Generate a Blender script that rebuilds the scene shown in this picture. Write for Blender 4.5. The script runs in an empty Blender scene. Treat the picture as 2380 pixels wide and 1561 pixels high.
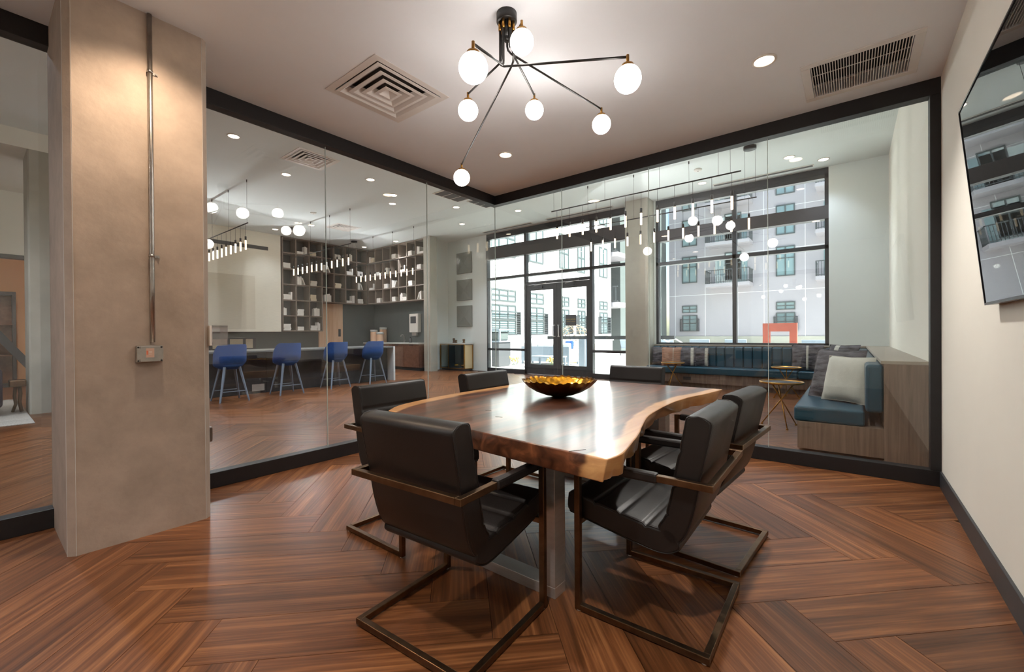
import bpy, math, random
from mathutils import Vector, Matrix
random.seed(7)
SC = bpy.context.scene
COL = SC.collection
R = math.radians

# ------------------------------------------------------------------ camera
yaw, pitch, roll, FPX = R(38.308), R(-0.2786), R(-0.3954), 997.6
F = Vector((-math.sin(yaw)*math.cos(pitch), math.cos(yaw)*math.cos(pitch), math.sin(pitch)))
RT = Vector((math.cos(yaw), math.sin(yaw), 0)); UP = RT.cross(F)
R2 = RT*math.cos(roll) + UP*math.sin(roll); U2 = UP*math.cos(roll) - RT*math.sin(roll)
cam = bpy.data.cameras.new('camera'); cam.sensor_width = 36; cam.lens = FPX/2380*36
cam.clip_start = 0.02; cam.clip_end = 300
camo = bpy.data.objects.new('camera', cam); COL.objects.link(camo)
camo.matrix_world = Matrix(((R2.x, U2.x, -F.x, 0), (R2.y, U2.y, -F.y, 0), (R2.z, U2.z, -F.z, 1.2), (0, 0, 0, 1)))
SC.camera = camo

# ------------------------------------------------------------------ world, sun, exposure
W = bpy.data.worlds.new('sky'); SC.world = W; W.use_nodes = True
nt = W.node_tree; bg = nt.nodes['Background']
sky = nt.nodes.new('ShaderNodeTexSky'); sky.sky_type = 'NISHITA'; sky.sun_disc = False
sky.sun_elevation = R(42); sky.sun_rotation = R(90); sky.air_density = 1.2; sky.dust_density = 1.5
nt.links.new(sky.outputs[0], bg.inputs[0]); bg.inputs[1].default_value = 0.24
sun = bpy.data.lights.new('sun', 'SUN'); sun.energy = 13.5; sun.angle = R(0.6); sun.color = (1, .96, .9)
suno = bpy.data.objects.new('sun', sun); COL.objects.link(suno)
suno.rotation_euler = Vector((0.80, 0.02, 0.62)).to_track_quat('Z', 'Y').to_euler()
vs = SC.view_settings; vs.view_transform = 'Standard'; vs.look = 'None'; vs.gamma = 1; vs.use_curve_mapping = False
vs.exposure = 1.0
cy = SC.cycles
cy.use_denoising = True; cy.max_bounces = 10; cy.diffuse_bounces = 5; cy.glossy_bounces = 5
cy.transmission_bounces = 6; cy.transparent_max_bounces = 24; cy.sample_clamp_indirect = 6; cy.caustics_reflective = False
cy.caustics_refractive = False

# ------------------------------------------------------------------ mesh helpers
def lin(r, g, b):
    def c(x):
        x /= 255.0
        return x/12.92 if x <= .04045 else ((x+.055)/1.055)**2.4
    return (c(r), c(g), c(b), 1)

class MB:
    def __init__(s): s.v = []; s.f = []; s.sm = []
    def add(s, vs, fs, smooth=False):
        o = len(s.v); s.v += [tuple(p) for p in vs]
        for q in fs: s.f.append(tuple(i+o for i in q)); s.sm.append(smooth)
        return s
    def box(s, a, b):
        x0, y0, z0 = [min(a[i], b[i]) for i in range(3)]; x1, y1, z1 = [max(a[i], b[i]) for i in range(3)]
        return s.add([(x0,y0,z0),(x1,y0,z0),(x1,y1,z0),(x0,y1,z0),(x0,y0,z1),(x1,y0,z1),(x1,y1,z1),(x0,y1,z1)],
            [(0,3,2,1),(4,5,6,7),(0,1,5,4),(1,2,6,5),(2,3,7,6),(3,0,4,7)])
    def obox(s, c, size, rot):
        h = [d/2 for d in size]; M = rot
        pts = [Vector(c) + M @ Vector((sx*h[0], sy*h[1], sz*h[2])) for sz in (-1,1) for sx, sy in ((-1,-1),(1,-1),(1,1),(-1,1))]
        return s.add(pts, [(0,3,2,1),(4,5,6,7),(0,1,5,4),(1,2,6,5),(2,3,7,6),(3,0,4,7)])
    def bar(s, p0, p1, w, h, up=(0,0,1), w1=None, h1=None):
        p0, p1 = Vector(p0), Vector(p1); d = (p1-p0).normalized(); up = Vector(up)
        if abs(d.dot(up)) > .99: up = Vector((0,1,0))
        x = d.cross(up).normalized(); u = x.cross(d)
        w1 = w if w1 is None else w1; h1 = h if h1 is None else h1
        pts = [p + x*sx*ww/2 + u*sy*hh/2 for p, ww, hh in ((p0,w,h),(p1,w1,h1)) for sx, sy in ((-1,-1),(1,-1),(1,1),(-1,1))]
        return s.add(pts, [(0,3,2,1),(4,5,6,7),(0,1,5,4),(1,2,6,5),(2,3,7,6),(3,0,4,7)])
    def cyl(s, p0, p1, r0, r1=None, n=12, caps=True):
        r1 = r0 if r1 is None else r1
        p0, p1 = Vector(p0), Vector(p1); d = (p1-p0).normalized()
        a = Vector((1,0,0)) if abs(d.x) < .9 else Vector((0,1,0))
        x = d.cross(a).normalized(); y = d.cross(x)
        pts = [p + (x*math.cos(t)+y*math.sin(t))*r for p, r in ((p0,r0),(p1,r1)) for t in [2*math.pi*i/n for i in range(n)]]
        s.add(pts, [(i, (i+1) % n, n+(i+1) % n, n+i) for i in range(n)], True)
        if caps:
            o = len(s.v)-2*n
            s.f += [tuple(o+i for i in reversed(range(n))), tuple(o+n+i for i in range(n))]; s.sm += [False, False]
        return s
    def tube(s, path, r, n=8):
        path = [Vector(p) for p in path]; rows = []; px = None
        for i, p in enumerate(path):
            d = (path[min(i+1, len(path)-1)] - path[max(i-1, 0)]).normalized()
            a = px if px is not None else (Vector((1,0,0)) if abs(d.x) < .9 else Vector((0,1,0)))
            x = (a - d*a.dot(d)).normalized(); px = x; y = d.cross(x)
            rows.append([p + (x*math.cos(2*math.pi*k/n)+y*math.sin(2*math.pi*k/n))*r for k in range(n)])
        s.grid(rows, close=True, caps=True); return s
    def grid(s, rows, close=False, caps=False, smooth=True):
        n = len(rows[0]); m = len(rows); vs = [p for r in rows for p in r]; fs = []
        for i in range(m-1):
            for j in range(n if close else n-1):
                k = (j+1) % n; fs.append((i*n+j, i*n+k, (i+1)*n+k, (i+1)*n+j))
        o = len(s.v); s.add(vs, fs, smooth)
        if caps:
            s.f += [tuple(o+i for i in reversed(range(n))), tuple(o+(m-1)*n+i for i in range(n))]; s.sm += [False, False]
        return s
    def lathe(s, prof, n=24, c=(0,0,0), fn=None, c0=True, c1=True):
        rows = []
        for r, z in prof:
            row = []
            for k in range(n):
                t = 2*math.pi*k/n; rr, zz = (r, z) if fn is None else fn(r, z, t)
                row.append((c[0]+rr*math.cos(t), c[1]+rr*math.sin(t), c[2]+zz))
            rows.append(row)
        s.grid(rows, close=True); o = len(s.v)-n*len(rows)
        if c0: s.f.append(tuple(o+i for i in reversed(range(n)))); s.sm.append(False)
        if c1: s.f.append(tuple(len(s.v)-n+i for i in range(n))); s.sm.append(False)
        return s
    def sphere(s, c, r, n=24, m=14, sc=(1,1,1)):
        return s.lathe([(max(1e-4, r*math.sin(math.pi*i/m))*1, -r*math.cos(math.pi*i/m)*sc[2]) for i in range(m+1)], n, c)
    def prism(s, poly, z0, z1):
        n = len(poly)
        s.add([(x, y, z0) for x, y in poly] + [(x, y, z1) for x, y in poly],
              [tuple(reversed(range(n))), tuple(range(n, 2*n))] + [(i, (i+1) % n, n+(i+1) % n, n+i) for i in range(n)])
        return s
    def mesh(s, name):
        me = bpy.data.meshes.new(name); me.from_pydata(s.v, [], s.f); me.update()
        me.polygons.foreach_set('use_smooth', s.sm); return me
    def build(s, name, m, parent=None, bevel=0, loc=None, rot=None, seg=2):
        me = s.mesh(name)
        import bmesh
        bm = bmesh.new(); bm.from_mesh(me); bmesh.ops.recalc_face_normals(bm, faces=bm.faces); bm.to_mesh(me); bm.free()
        me.materials.append(m); o = bpy.data.objects.new(name, me); COL.objects.link(o)
        if parent is not None: o.parent = parent
        if loc: o.location = loc
        if rot: o.rotation_euler = rot
        if bevel:
            b = o.modifiers.new('bevel', 'BEVEL'); b.width = bevel; b.segments = seg; b.limit_method = 'ANGLE'; b.harden_normals = False
        return o

def tag(o, label=None, cat=None, group=None, kind=None):
    if label: o['label'] = label
    if cat: o['category'] = cat
    if group: o['group'] = group
    if kind: o['kind'] = kind
    return o
def thing(name, label, cat, loc=(0,0,0), rz=0, group=None, kind=None):
    o = bpy.data.objects.new(name, None); o.empty_display_size = .1; COL.objects.link(o)
    o.location = loc; o.rotation_euler = (0, 0, rz); return tag(o, label, cat, group, kind)
def copy_tree(o, parent=None):
    c = o.copy(); COL.objects.link(c); c.parent = parent
    for ch in [x for x in bpy.data.objects if x.parent == o and not x.get('_t')]: copy_tree(ch, c)
    return c
def dup(o, loc, rz=0, label=None):
    c = copy_tree(o); c.location = loc; c.rotation_euler = (0, 0, rz)
    if label: c['label'] = label
    return c
def B(a, b): return MB().box(a, b)

# ------------------------------------------------------------------ materials
def nodes(name):
    m = bpy.data.materials.new(name); m.use_nodes = True
    return m, m.node_tree, m.node_tree.nodes['Principled BSDF']
def pm(name, rgb, rough=.5, metal=0, var=0, scale=8, stretch=(1,1,1), bump=0, bscale=None, spec=None, coat=0, emis=0, ecol=None, rvar=0, detail=5):
    m, t, p = nodes(name)
    p.inputs['Base Color'].default_value = rgb; p.inputs['Roughness'].default_value = rough; p.inputs['Metallic'].default_value = metal
    if spec is not None: p.inputs['Specular IOR Level'].default_value = spec
    if coat: p.inputs['Coat Weight'].default_value = coat; p.inputs['Coat Roughness'].default_value = .08
    if emis: p.inputs['Emission Color'].default_value = ecol or rgb; p.inputs['Emission Strength'].default_value = emis
    if var or bump or rvar:
        tc = t.nodes.new('ShaderNodeTexCoord'); mp = t.nodes.new('ShaderNodeMapping'); mp.inputs['Scale'].default_value = stretch
        nz = t.nodes.new('ShaderNodeTexNoise'); nz.inputs['Scale'].default_value = scale; nz.inputs['Detail'].default_value = detail; nz.inputs['Roughness'].default_value = .6
        t.links.new(tc.outputs['Object'], mp.inputs[0]); t.links.new(mp.outputs[0], nz.inputs['Vector'])
        if var:
            cr = t.nodes.new('ShaderNodeValToRGB'); e = cr.color_ramp.elements
            e[0].position = .3; e[1].position = .7
            e[0].color = tuple(c*(1-var) for c in rgb[:3])+(1,); e[1].color = tuple(min(1, c*(1+var)) for c in rgb[:3])+(1,)
            t.links.new(nz.outputs[0], cr.inputs[0]); t.links.new(cr.outputs[0], p.inputs['Base Color'])
        if rvar:
            mr = t.nodes.new('ShaderNodeMapRange'); mr.inputs[3].default_value = rough-rvar; mr.inputs[4].default_value = rough+rvar
            t.links.new(nz.outputs[0], mr.inputs[0]); t.links.new(mr.outputs[0], p.inputs['Roughness'])
        if bump:
            bp = t.nodes.new('ShaderNodeBump'); bp.inputs['Strength'].default_value = bump; bp.inputs['Distance'].default_value = .01
            if bscale:
                n2 = t.nodes.new('ShaderNodeTexNoise'); n2.inputs['Scale'].default_value = bscale; n2.inputs['Detail'].default_value = 4
                t.links.new(mp.outputs[0], n2.inputs['Vector']); t.links.new(n2.outputs[0], bp.inputs['Height'])
            else: t.links.new(nz.outputs[0], bp.inputs['Height'])
            t.links.new(bp.outputs[0], p.inputs['Normal'])
    return m
def glow(name, rgb, strength):
    m = bpy.data.materials.new(name); m.use_nodes = True; t = m.node_tree; t.nodes.remove(t.nodes['Principled BSDF'])
    e = t.nodes.new('ShaderNodeEmission'); e.inputs[0].default_value = rgb; e.inputs[1].default_value = strength
    t.links.new(e.outputs[0], t.nodes['Material Output'].inputs[0]); return m
def glass(name, tint=(1,1,1,1), f0=.045, rough=0.0, body=None):
    # architectural pane: see-through, with a mirror reflection that grows towards grazing angles (Schlick)
    m = bpy.data.materials.new(name); m.use_nodes = True; t = m.node_tree; t.nodes.remove(t.nodes['Principled BSDF'])
    lw = t.nodes.new('ShaderNodeLayerWeight'); lw.inputs[0].default_value = .5
    pw = t.nodes.new('ShaderNodeMath'); pw.operation = 'POWER'; pw.inputs[1].default_value = 5
    ma = t.nodes.new('ShaderNodeMath'); ma.operation = 'MULTIPLY_ADD'; ma.inputs[1].default_value = 1-f0; ma.inputs[2].default_value = f0
    tr = t.nodes.new('ShaderNodeBsdfTransparent'); tr.inputs[0].default_value = tint
    gl = t.nodes.new('ShaderNodeBsdfGlossy'); gl.inputs['Roughness'].default_value = rough
    mx = t.nodes.new('ShaderNodeMixShader')
    L = t.links.new
    L(lw.outputs['Facing'], pw.inputs[0]); L(pw.outputs[0], ma.inputs[0]); L(ma.outputs[0], mx.inputs[0])
    L(tr.outputs[0], mx.inputs[1]); L(gl.outputs[0], mx.inputs[2]); L(mx.outputs[0], t.nodes['Material Output'].inputs[0])
    return m
def wood(name, c0, c1, c2, rough=.4, sx=1.2, sy=26, coat=0, uv=False, tone=0.25, sz=None):
    # streaky wood grain running along local X
    m, t, p = nodes(name); L = t.links.new
    tc = t.nodes.new('ShaderNodeTexCoord'); mp = t.nodes.new('ShaderNodeMapping'); mp.inputs['Scale'].default_value = (sx, sy, sz or sy)
    L(tc.outputs['UV' if uv else 'Object'], mp.inputs[0])
    n1 = t.nodes.new('ShaderNodeTexNoise'); n1.inputs['Scale'].default_value = 1; n1.inputs['Detail'].default_value = 6; n1.inputs['Roughness'].default_value = .65; n1.inputs['Distortion'].default_value = .6
    mp2 = t.nodes.new('ShaderNodeMapping'); mp2.inputs['Scale'].default_value = (sx*2.5, sy*5, sz*2 if sz else sy*5); L(tc.outputs['UV' if uv else 'Object'], mp2.inputs[0])
    n2 = t.nodes.new('ShaderNodeTexNoise'); n2.inputs['Scale'].default_value = 1; n2.inputs['Detail'].default_value = 3
    L(mp.outputs[0], n1.inputs['Vector']); L(mp2.outputs[0], n2.inputs['Vector'])
    mx = t.nodes.new('ShaderNodeMix'); mx.inputs[0].default_value = .3; L(n1.outputs[0], mx.inputs[2]); L(n2.outputs[0], mx.inputs[3])
    cr = t.nodes.new('ShaderNodeValToRGB'); e = cr.color_ramp.elements; e[0].position = .33; e[0].color = c0; e[1].position = .67; e[1].color = c2
    x = e.new(.5); x.color = c1; L(mx.outputs[0], cr.inputs[0])
    out = cr.outputs[0]
    if uv:
        at = t.nodes.new('ShaderNodeAttribute'); at.attribute_name = 'tone'
        mr = t.nodes.new('ShaderNodeMapRange'); mr.inputs[3].default_value = 1-tone; mr.inputs[4].default_value = 1+tone; L(at.outputs['Fac'], mr.inputs[0])
        hs = t.nodes.new('ShaderNodeHueSaturation'); L(mr.outputs[0], hs.inputs['Value']); L(out, hs.inputs['Color']); out = hs.outputs[0]
    L(out, p.inputs['Base Color']); p.inputs['Roughness'].default_value = rough
    if uv: p.inputs['Specular IOR Level'].default_value = .45
    if coat: p.inputs['Coat Weight'].default_value = coat; p.inputs['Coat Roughness'].default_value = .12
    bp = t.nodes.new('ShaderNodeBump'); bp.inputs['Strength'].default_value = .12; bp.inputs['Distance'].default_value = .003; L(n2.outputs[0], bp.inputs['Height']); L(bp.outputs[0], p.inputs['Normal'])
    return m

M = {}
M['ceil'] = pm('ceiling_paint', lin(238,242,247), .9, var=.015, scale=2)
M['wall'] = pm('wall_paint', lin(232,228,218), .85, var=.015, scale=2)
M['wall_g'] = pm('wall_paint_lobby', lin(222,228,226), .85, var=.015, scale=2)
M['black'] = pm('black_steel', lin(26,25,27), .45, var=.2, scale=30, rvar=.08)
M['frame'] = pm('dark_bronze_frame', lin(48,50,54), .4, var=.1, scale=20)
M['band'] = pm('spandrel_panel', lin(72,70,72), .55, var=.1, scale=6)
M['glass'] = glass('partition_glass', (.97,.985,.975,1), .05)
M['wglass'] = glass('window_glass', (.90,.95,.94,1), .05)
M['edge'] = pm('glass_edge', lin(200,212,206), .15, spec=.6)
M['concrete'] = pm('cast_concrete', lin(172,156,142), .75, var=.15, scale=4.5, bump=.16, bscale=30, detail=8)
M['concrete2'] = pm('pale_concrete', lin(172,168,156), .8, var=.08, scale=2.5, bump=.2, bscale=14)
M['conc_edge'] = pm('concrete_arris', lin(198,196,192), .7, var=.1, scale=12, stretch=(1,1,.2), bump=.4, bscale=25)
M['floorbase'] = pm('floor_underlay', lin(52,32,22), .8)
M['plank'] = wood('oak_vinyl_plank', lin(60,34,18), lin(106,64,37), lin(152,101,62), .32, .8, 19, uv=True, tone=.22)
M['leather'] = pm('black_leather', lin(23,19,18), .42, var=.15, scale=12, bump=.06, bscale=220, rvar=.05)
M['bronze'] = pm('brushed_bronze', lin(112,88,66), .36, 1, var=.25, scale=18, rvar=.08)
M['steel'] = pm('brushed_steel', lin(196,190,186), .35, .75, var=.08, scale=6, stretch=(1,1,12), rvar=.06)
M['galv'] = pm('galvanised_steel', lin(176,172,166), .3, 1, var=.15, scale=14)
M['brass'] = pm('brass', lin(176,130,66), .28, 1, var=.1, scale=20)
M['blackm'] = pm('black_powder_coat', lin(24,22,20), .4, var=.1, scale=20)
M['white'] = pm('white_enamel', lin(228,222,214), .45, var=.02, scale=5)
M['louvre'] = pm('white_louvre', lin(224,220,216), .45, 0, var=.03, scale=5)
M['dark'] = pm('dark_void', lin(14,13,13), .9)
M['gold'] = pm('gold_leaf', lin(196,138,36), .24, 1, var=.25, scale=26, bump=.5, bscale=16)
M['goldout'] = pm('dark_gold', lin(112,74,26), .36, 1, var=.2, scale=20)
M['globe'] = glow('opal_globe', lin(255,246,238), 12.0)
M['led'] = glow('lamp_lens', lin(255,228,196), 12)
M['ledc'] = glow('lobby_lamp_lens', lin(255,232,206), 9)
M['tube'] = glow('acrylic_glow_tube', lin(255,226,190), 2.6)
M['screen'] = pm('television_screen', lin(4,5,6), .0, spec=1.0)
M['bezel'] = pm('television_bezel', lin(12,12,13), .3)
M['walnut'] = wood('greige_oak', lin(96,80,70), lin(118,100,88), lin(134,116,104), .5, 20, 1.0)
M['walnutz'] = wood('greige_oak_vertical', lin(104,86,74), lin(124,105,92), lin(140,121,108), .5, 26, 26, sz=1.1)
M['shelf'] = pm('shelf_oak', lin(122,106,94), .55, var=.1, scale=5, stretch=(1,1,1))
M['ledge'] = pm('ledge_laminate', lin(158,148,136), .45, var=.05, scale=4, stretch=(1,12,1))
M['teal'] = pm('teal_leather', lin(30,70,88), .36, var=.1, scale=6, bump=.08, bscale=90)
M['fur'] = pm('grey_hide', lin(84,82,88), .9, var=1.0, scale=6, stretch=(1,1,4), bump=.5, bscale=40)
M['furb'] = pm('tan_hide', lin(158,120,100), .9, var=.4, scale=9, stretch=(1,1,7), bump=.5, bscale=40)
M['linen'] = pm('ivory_linen', lin(196,194,184), .9, var=.05, scale=20, bump=.15, bscale=120)
M['wallpaper'] = pm('grasscloth', lin(226,218,202), .85, var=.07, scale=10, stretch=(1,.6,12))
M['wallpaper2'] = pm('grasscloth_panel', lin(212,202,184), .85, var=.07, scale=10, stretch=(1,.6,12))
M['greywall'] = pm('slate_wall', lin(84,90,90), .6, var=.05, scale=3)
M['book'] = pm('book_paper_white', lin(226,220,212), .8, var=.04, scale=30)
M['bookc'] = pm('book_cream', lin(214,198,172), .8, var=.05, scale=30)
M['shelfback'] = pm('shelf_back', lin(74,72,70), .7, var=.05, scale=3)
M['tan'] = wood('tan_door_veneer', lin(222,180,146), lin(230,192,160), lin(238,204,174), .5, 9, 9, sz=.8)
M['marble'] = pm('black_marble', lin(58,56,56), .22, var=.4, scale=2.2, detail=10)
M['quartz'] = pm('pale_quartz', lin(206,206,202), .3, var=.04, scale=8)
M['blue'] = pm('blue_fabric', lin(28,72,136), .8, var=.12, scale=25, bump=.15, bscale=140)
M['graph'] = pm('graphite_leg', lin(128,138,152), .4, .3)
M['brownlam'] = wood('umber_veneer', lin(98,66,50), lin(118,82,64), lin(132,96,78), .4, 8, 8)
M['art'] = pm('woven_grey', lin(126,126,120), .9, var=.25, scale=60, bump=.4)
M['render'] = pm('white_render', lin(232,230,232), .9, var=.02, scale=1)
M['renderg'] = pm('lavender_render', lin(164,158,163), .9, var=.03, scale=.6)
M['extglass'] = pm('facade_glass', lin(120,142,146), .06, .0, spec=1.0, var=.15, scale=.4)
M['extframe'] = pm('facade_window_frame', lin(70,76,78), .5)
M['rail'] = pm('railing_steel', lin(58,62,66), .5)
M['pave'] = pm('pale_paving', lin(226,224,222), .9, var=.04, scale=.8)
M['rust'] = pm('rust_red_steel', lin(150,66,48), .7, var=.15, scale=6)
M['sling'] = pm('grey_sling', lin(128,138,150), .8)
M['cush'] = pm('white_cushion', lin(228,226,224), .85)
M['rattan'] = pm('rattan', lin(160,142,122), .8, var=.2, scale=20)
M['navy'] = pm('navy_velvet', lin(28,22,48), .75, var=.2, scale=12)
M['rug'] = pm('speckled_rug', lin(178,170,160), .95, var=.35, scale=90)
M['orangewall'] = pm('warm_wall', lin(214,166,124), .8)
M['paper'] = pm('paper_label', lin(206,170,150), .7)
M['orange'] = pm('label_orange', lin(226,120,86), .6)
M['ink'] = pm('ink_gold', lin(190,160,70), .5, emis=.0)
M['acrylic'] = glass('clear_acrylic', (.93,.92,.93,1), .08)
M['leaf'] = pm('leaf_green', lin(70,96,52), .7, var=.3, scale=14)
M['flower'] = pm('flower_yellow', lin(226,196,120), .7, var=.2, scale=40)
M['pot'] = pm('charcoal_planter', lin(70,70,74), .6)
M['copper'] = pm('canister_tan', lin(226,184,152), .4)
M['cream_panel'] = pm('cream_side', lin(226,204,160), .6)  # plain cream colour of the console side panel
# ------------------------------------------------------------------ room constants
XL, YR, XR, H, HL = -3.94, 4.62, 0.544, 3.146, 4.40
YF = 10.35
def struct(name, mb, m, label, cat, bevel=0):
    return tag(mb.build(name, m, None, bevel), label, cat, kind='structure')

# ------------------------------------------------------------------ floor: herringbone planks
floor = thing('floor', 'brown herringbone plank floor running through the meeting room and the lobby', 'floor', kind='structure')
B((-17.3, -3.2, -.2), (XR+.2, 10.62, -.008)).build('slab', M['floorbase'], floor)
PW, PL = .263, 1.131
def plank_mesh(name, insts, ox=0, oy=0, tone=.5):
    vs, fs, uv, tn = [], [], [], []
    g = .0004
    for (cx, cy, ang, u0, v0, tt, clip) in insts:
        ca, sa = math.cos(ang), math.sin(ang); o = len(vs)
        hx, hy = PL/2-g, PW/2-g; c = .0008
        for x, y, z in ((-hx,-hy,-.006),(hx,-hy,-.006),(hx,hy,-.006),(-hx,hy,-.006),(-hx+c,-hy+c,0),(hx-c,-hy+c,0),(hx-c,hy-c,0),(-hx+c,hy-c,0)):
            vs.append((cx+x*ca-y*sa, cy+x*sa+y*ca, z))
        for q in ((4,5,6,7),(0,1,5,4),(1,2,6,5),(2,3,7,6),(3,0,4,7)):
            fs.append(tuple(o+i for i in q))
            for i in q:
                lx = (-hx,hx,hx,-hx)[i % 4]; ly = (-hy,-hy,hy,hy)[i % 4]
                uv.append((lx+u0, ly+v0)); tn.append(tt)
    me = bpy.data.meshes.new(name); me.from_pydata(vs, [], fs); me.update()
    ul = me.uv_layers.new(name='UVMap')
    for i, q in enumerate(uv): ul.data[i].uv = q
    at = me.attributes.new('tone', 'FLOAT', 'CORNER')
    for i, q in enumerate(tn): at.data[i].value = q
    me.materials.append(M['plank']); return me
planks = []
a0 = Vector((-2.654, .471)); av = Vector((.70711, -.70711)); bv = Vector((.70711, .70711))
for m_ in range(-8, 9):
    for k in range(-60, 60):
        for ty in (0, 1):
            if ty == 0: ca, cb = k*PW+PL/2, k*PW+PW/2
            else: ca, cb = k*PW+PL+PW/2, k*PW+PW-PL/2
            p = a0 + av*(ca+m_*PL) + bv*(cb-m_*PL)
            if -17.0 < p.x < XR-.05+.5 and -2.9 < p.y < 10.5: planks.append((p.x, p.y, -math.pi/4 if ty == 0 else math.pi/4))
def seen(x, y):
    d = Vector((x, y, 0)) - Vector((0, 0, 1.2)); z = d.dot(F)
    if z < .3: return None
    u = 1190+FPX*d.dot(R2)/z; v = 780-FPX*d.dot(U2)/z
    return z if -250 < u < 2630 and v < 1850 else None
near = sorted([(seen(x, y), x, y, a) for x, y, a in planks if seen(x, y) and x < XR+.3])[:296]
keys = {(x, y) for _, x, y, _ in near}
variants = [plank_mesh('plank', [(0, 0, 0, random.uniform(0, 40), random.uniform(0, 40), random.random(), 0)]) for _ in range(36)]
for _, x, y, a in near:
    o = bpy.data.objects.new('plank', random.choice(variants)); COL.objects.link(o); o.parent = floor
    o.location = (x, y, 0); o.rotation_euler = (0, 0, a + (math.pi if random.random() < .5 else 0))
rest = [(x, y, a, random.uniform(0, 40), random.uniform(0, 40), random.random(), 0) for x, y, a in planks if (x, y) not in keys]
fr = bpy.data.objects.new('plank_field', plank_mesh('plank_field', rest)); COL.objects.link(fr); fr.parent = floor; fr['kind'] = 'stuff'

# ------------------------------------------------------------------ ceilings and walls
HOLES = [(-3.20, -2.63, 1.81, 2.41), (-.235, .335, 3.86, 4.37)]
LHOLES = [(-8.02, -7.42, 3.58, 4.20), (-12.15, -11.55, 6.62, 7.24)]
def plate(x0, x1, y0, y1, z0, z1, holes):
    m = MB(); cx = sorted({x0, x1} | {h[0] for h in holes} | {h[1] for h in holes}); cyy = sorted({y0, y1} | {h[2] for h in holes} | {h[3] for h in holes})
    for i in range(len(cx)-1):
        for j in range(len(cyy)-1):
            mx, my = (cx[i]+cx[i+1])/2, (cyy[j]+cyy[j+1])/2
            if not any(h[0] < mx < h[1] and h[2] < my < h[3] for h in holes): m.box((cx[i], cyy[j], z0), (cx[i+1], cyy[j+1], z1))
    return m
struct('ceiling', plate(XL-.1, XR+.02, -2.4, YR+.1, H, H+.12, HOLES), M['ceil'], 'warm white flat ceiling of the meeting room under the branching light', 'ceiling')
struct('ceiling', plate(-17.3, XR+.2, -3.2, YF+.25, HL, HL+.25, LHOLES), M['wall_g'], 'high pale ceiling of the lobby with many small downlights', 'ceiling')
struct('ceiling', MB().box((-17.2, -3.1, 4.12), (-10.0, 1.75, HL-.002)), M['wall'], 'dropped soffit ceiling over the lounge left of the concrete column', 'ceiling')
struct('wall_bulkhead', MB().box((XL-.1, YR+.02, H+.121), (XR, YR+.1, HL-.001)).box((XL-.1, -2.4, H+.121), (XL-.02, YR+.019, HL-.001)), M['wall_g'], 'white bulkhead above the glass partition facing the lobby', 'wall')
struct('wall_right', B((XR, -3.2, 0), (XR+.18, YF, HL)), M['wall'], 'plain off-white wall at the right behind the television', 'wall')
struct('wall_back', B((XL-.1, -2.5, 0), (XR, -2.4, H)), M['wall'], 'plain wall closing the meeting room behind the viewer', 'wall')
struct('wall_lobby_back', B((-17.3, -3.3, 0), (XL-.1, -3.2, HL)), M['wall'], 'plain wall closing the lobby behind the lounge', 'wall')
struct('baseboard_right', B((XR-.014, -2.4, 0), (XR, YR-.02, .125)), M['frame'], 'dark grey baseboard along the right white wall', 'baseboard', .002)
# facade wall pieces
struct('wall_facade', MB().box((-11.05, YF+.05, 0), (-9.23, YF+.25, HL)).box((-11.13, 9.58, 0), (-11.05, YF+.25, HL)).box((-.335, YF, 0), (XR, YF+.25, HL)).box((-4.40, YF, 0), (-3.72, YF+.25, HL))
       .box((-3.72, YF, 0), (-.335, YF+.25, .92)), M['wall_g'], 'pale green-white front wall around the tall windows', 'wall')
# glass partition
wl = thing('wall_left', 'frameless glass partition on the left with black head beam and base', 'glass wall', kind='structure')
MB().box((XL-.1, -2.4, H-.126), (XL, YR, H)).build('head_beam', M['black'], wl, .003)
B((XL-.1, -2.4, 0), (XL, YR+.1, .122)).build('base_beam', M['black'], wl, .003)
ys = [-2.4, -1.65, -.385, .885, 2.153, 3.42, YR+.04]
for i in range(6):
    B((XL-.056, ys[i]+.002, .1), (XL-.044, ys[i+1]-.002, H-.11)).build('glass_pane', M['glass'], wl)
for y in ys[3:6]: B((XL-.0565, y-.0018, .122), (XL-.0435, y+.0018, H-.126)).build('pane_joint', M['edge'], wl)
wf = thing('wall_front', 'frameless glass partition ahead with black head beam, base and end post', 'glass wall', kind='structure')
B((XL-.1, YR, H-.126), (XR, YR+.1, H)).build('head_beam', M['black'], wf, .003)
B((XL, YR, 0), (XR, YR+.1, .12)).build('base_beam', M['black'], wf, .003)
B((.482, YR, .12), (XR, YR+.1, H-.126)).build('end_post', M['black'], wf, .003)
xs = [-3.985, -2.872, -1.752, -.612, .485]
for i in range(4):
    B((xs[i]+.002, YR+.044, .1), (xs[i+1]-.002, YR+.056, H-.11)).build('glass_pane', M['glass'], wf)
for x in xs[0:4]: B((x-.0018, YR+.0435, .12), (x+.0018, YR+.0565, H-.126)).build('pane_joint', M['edge'], wf)

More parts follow.
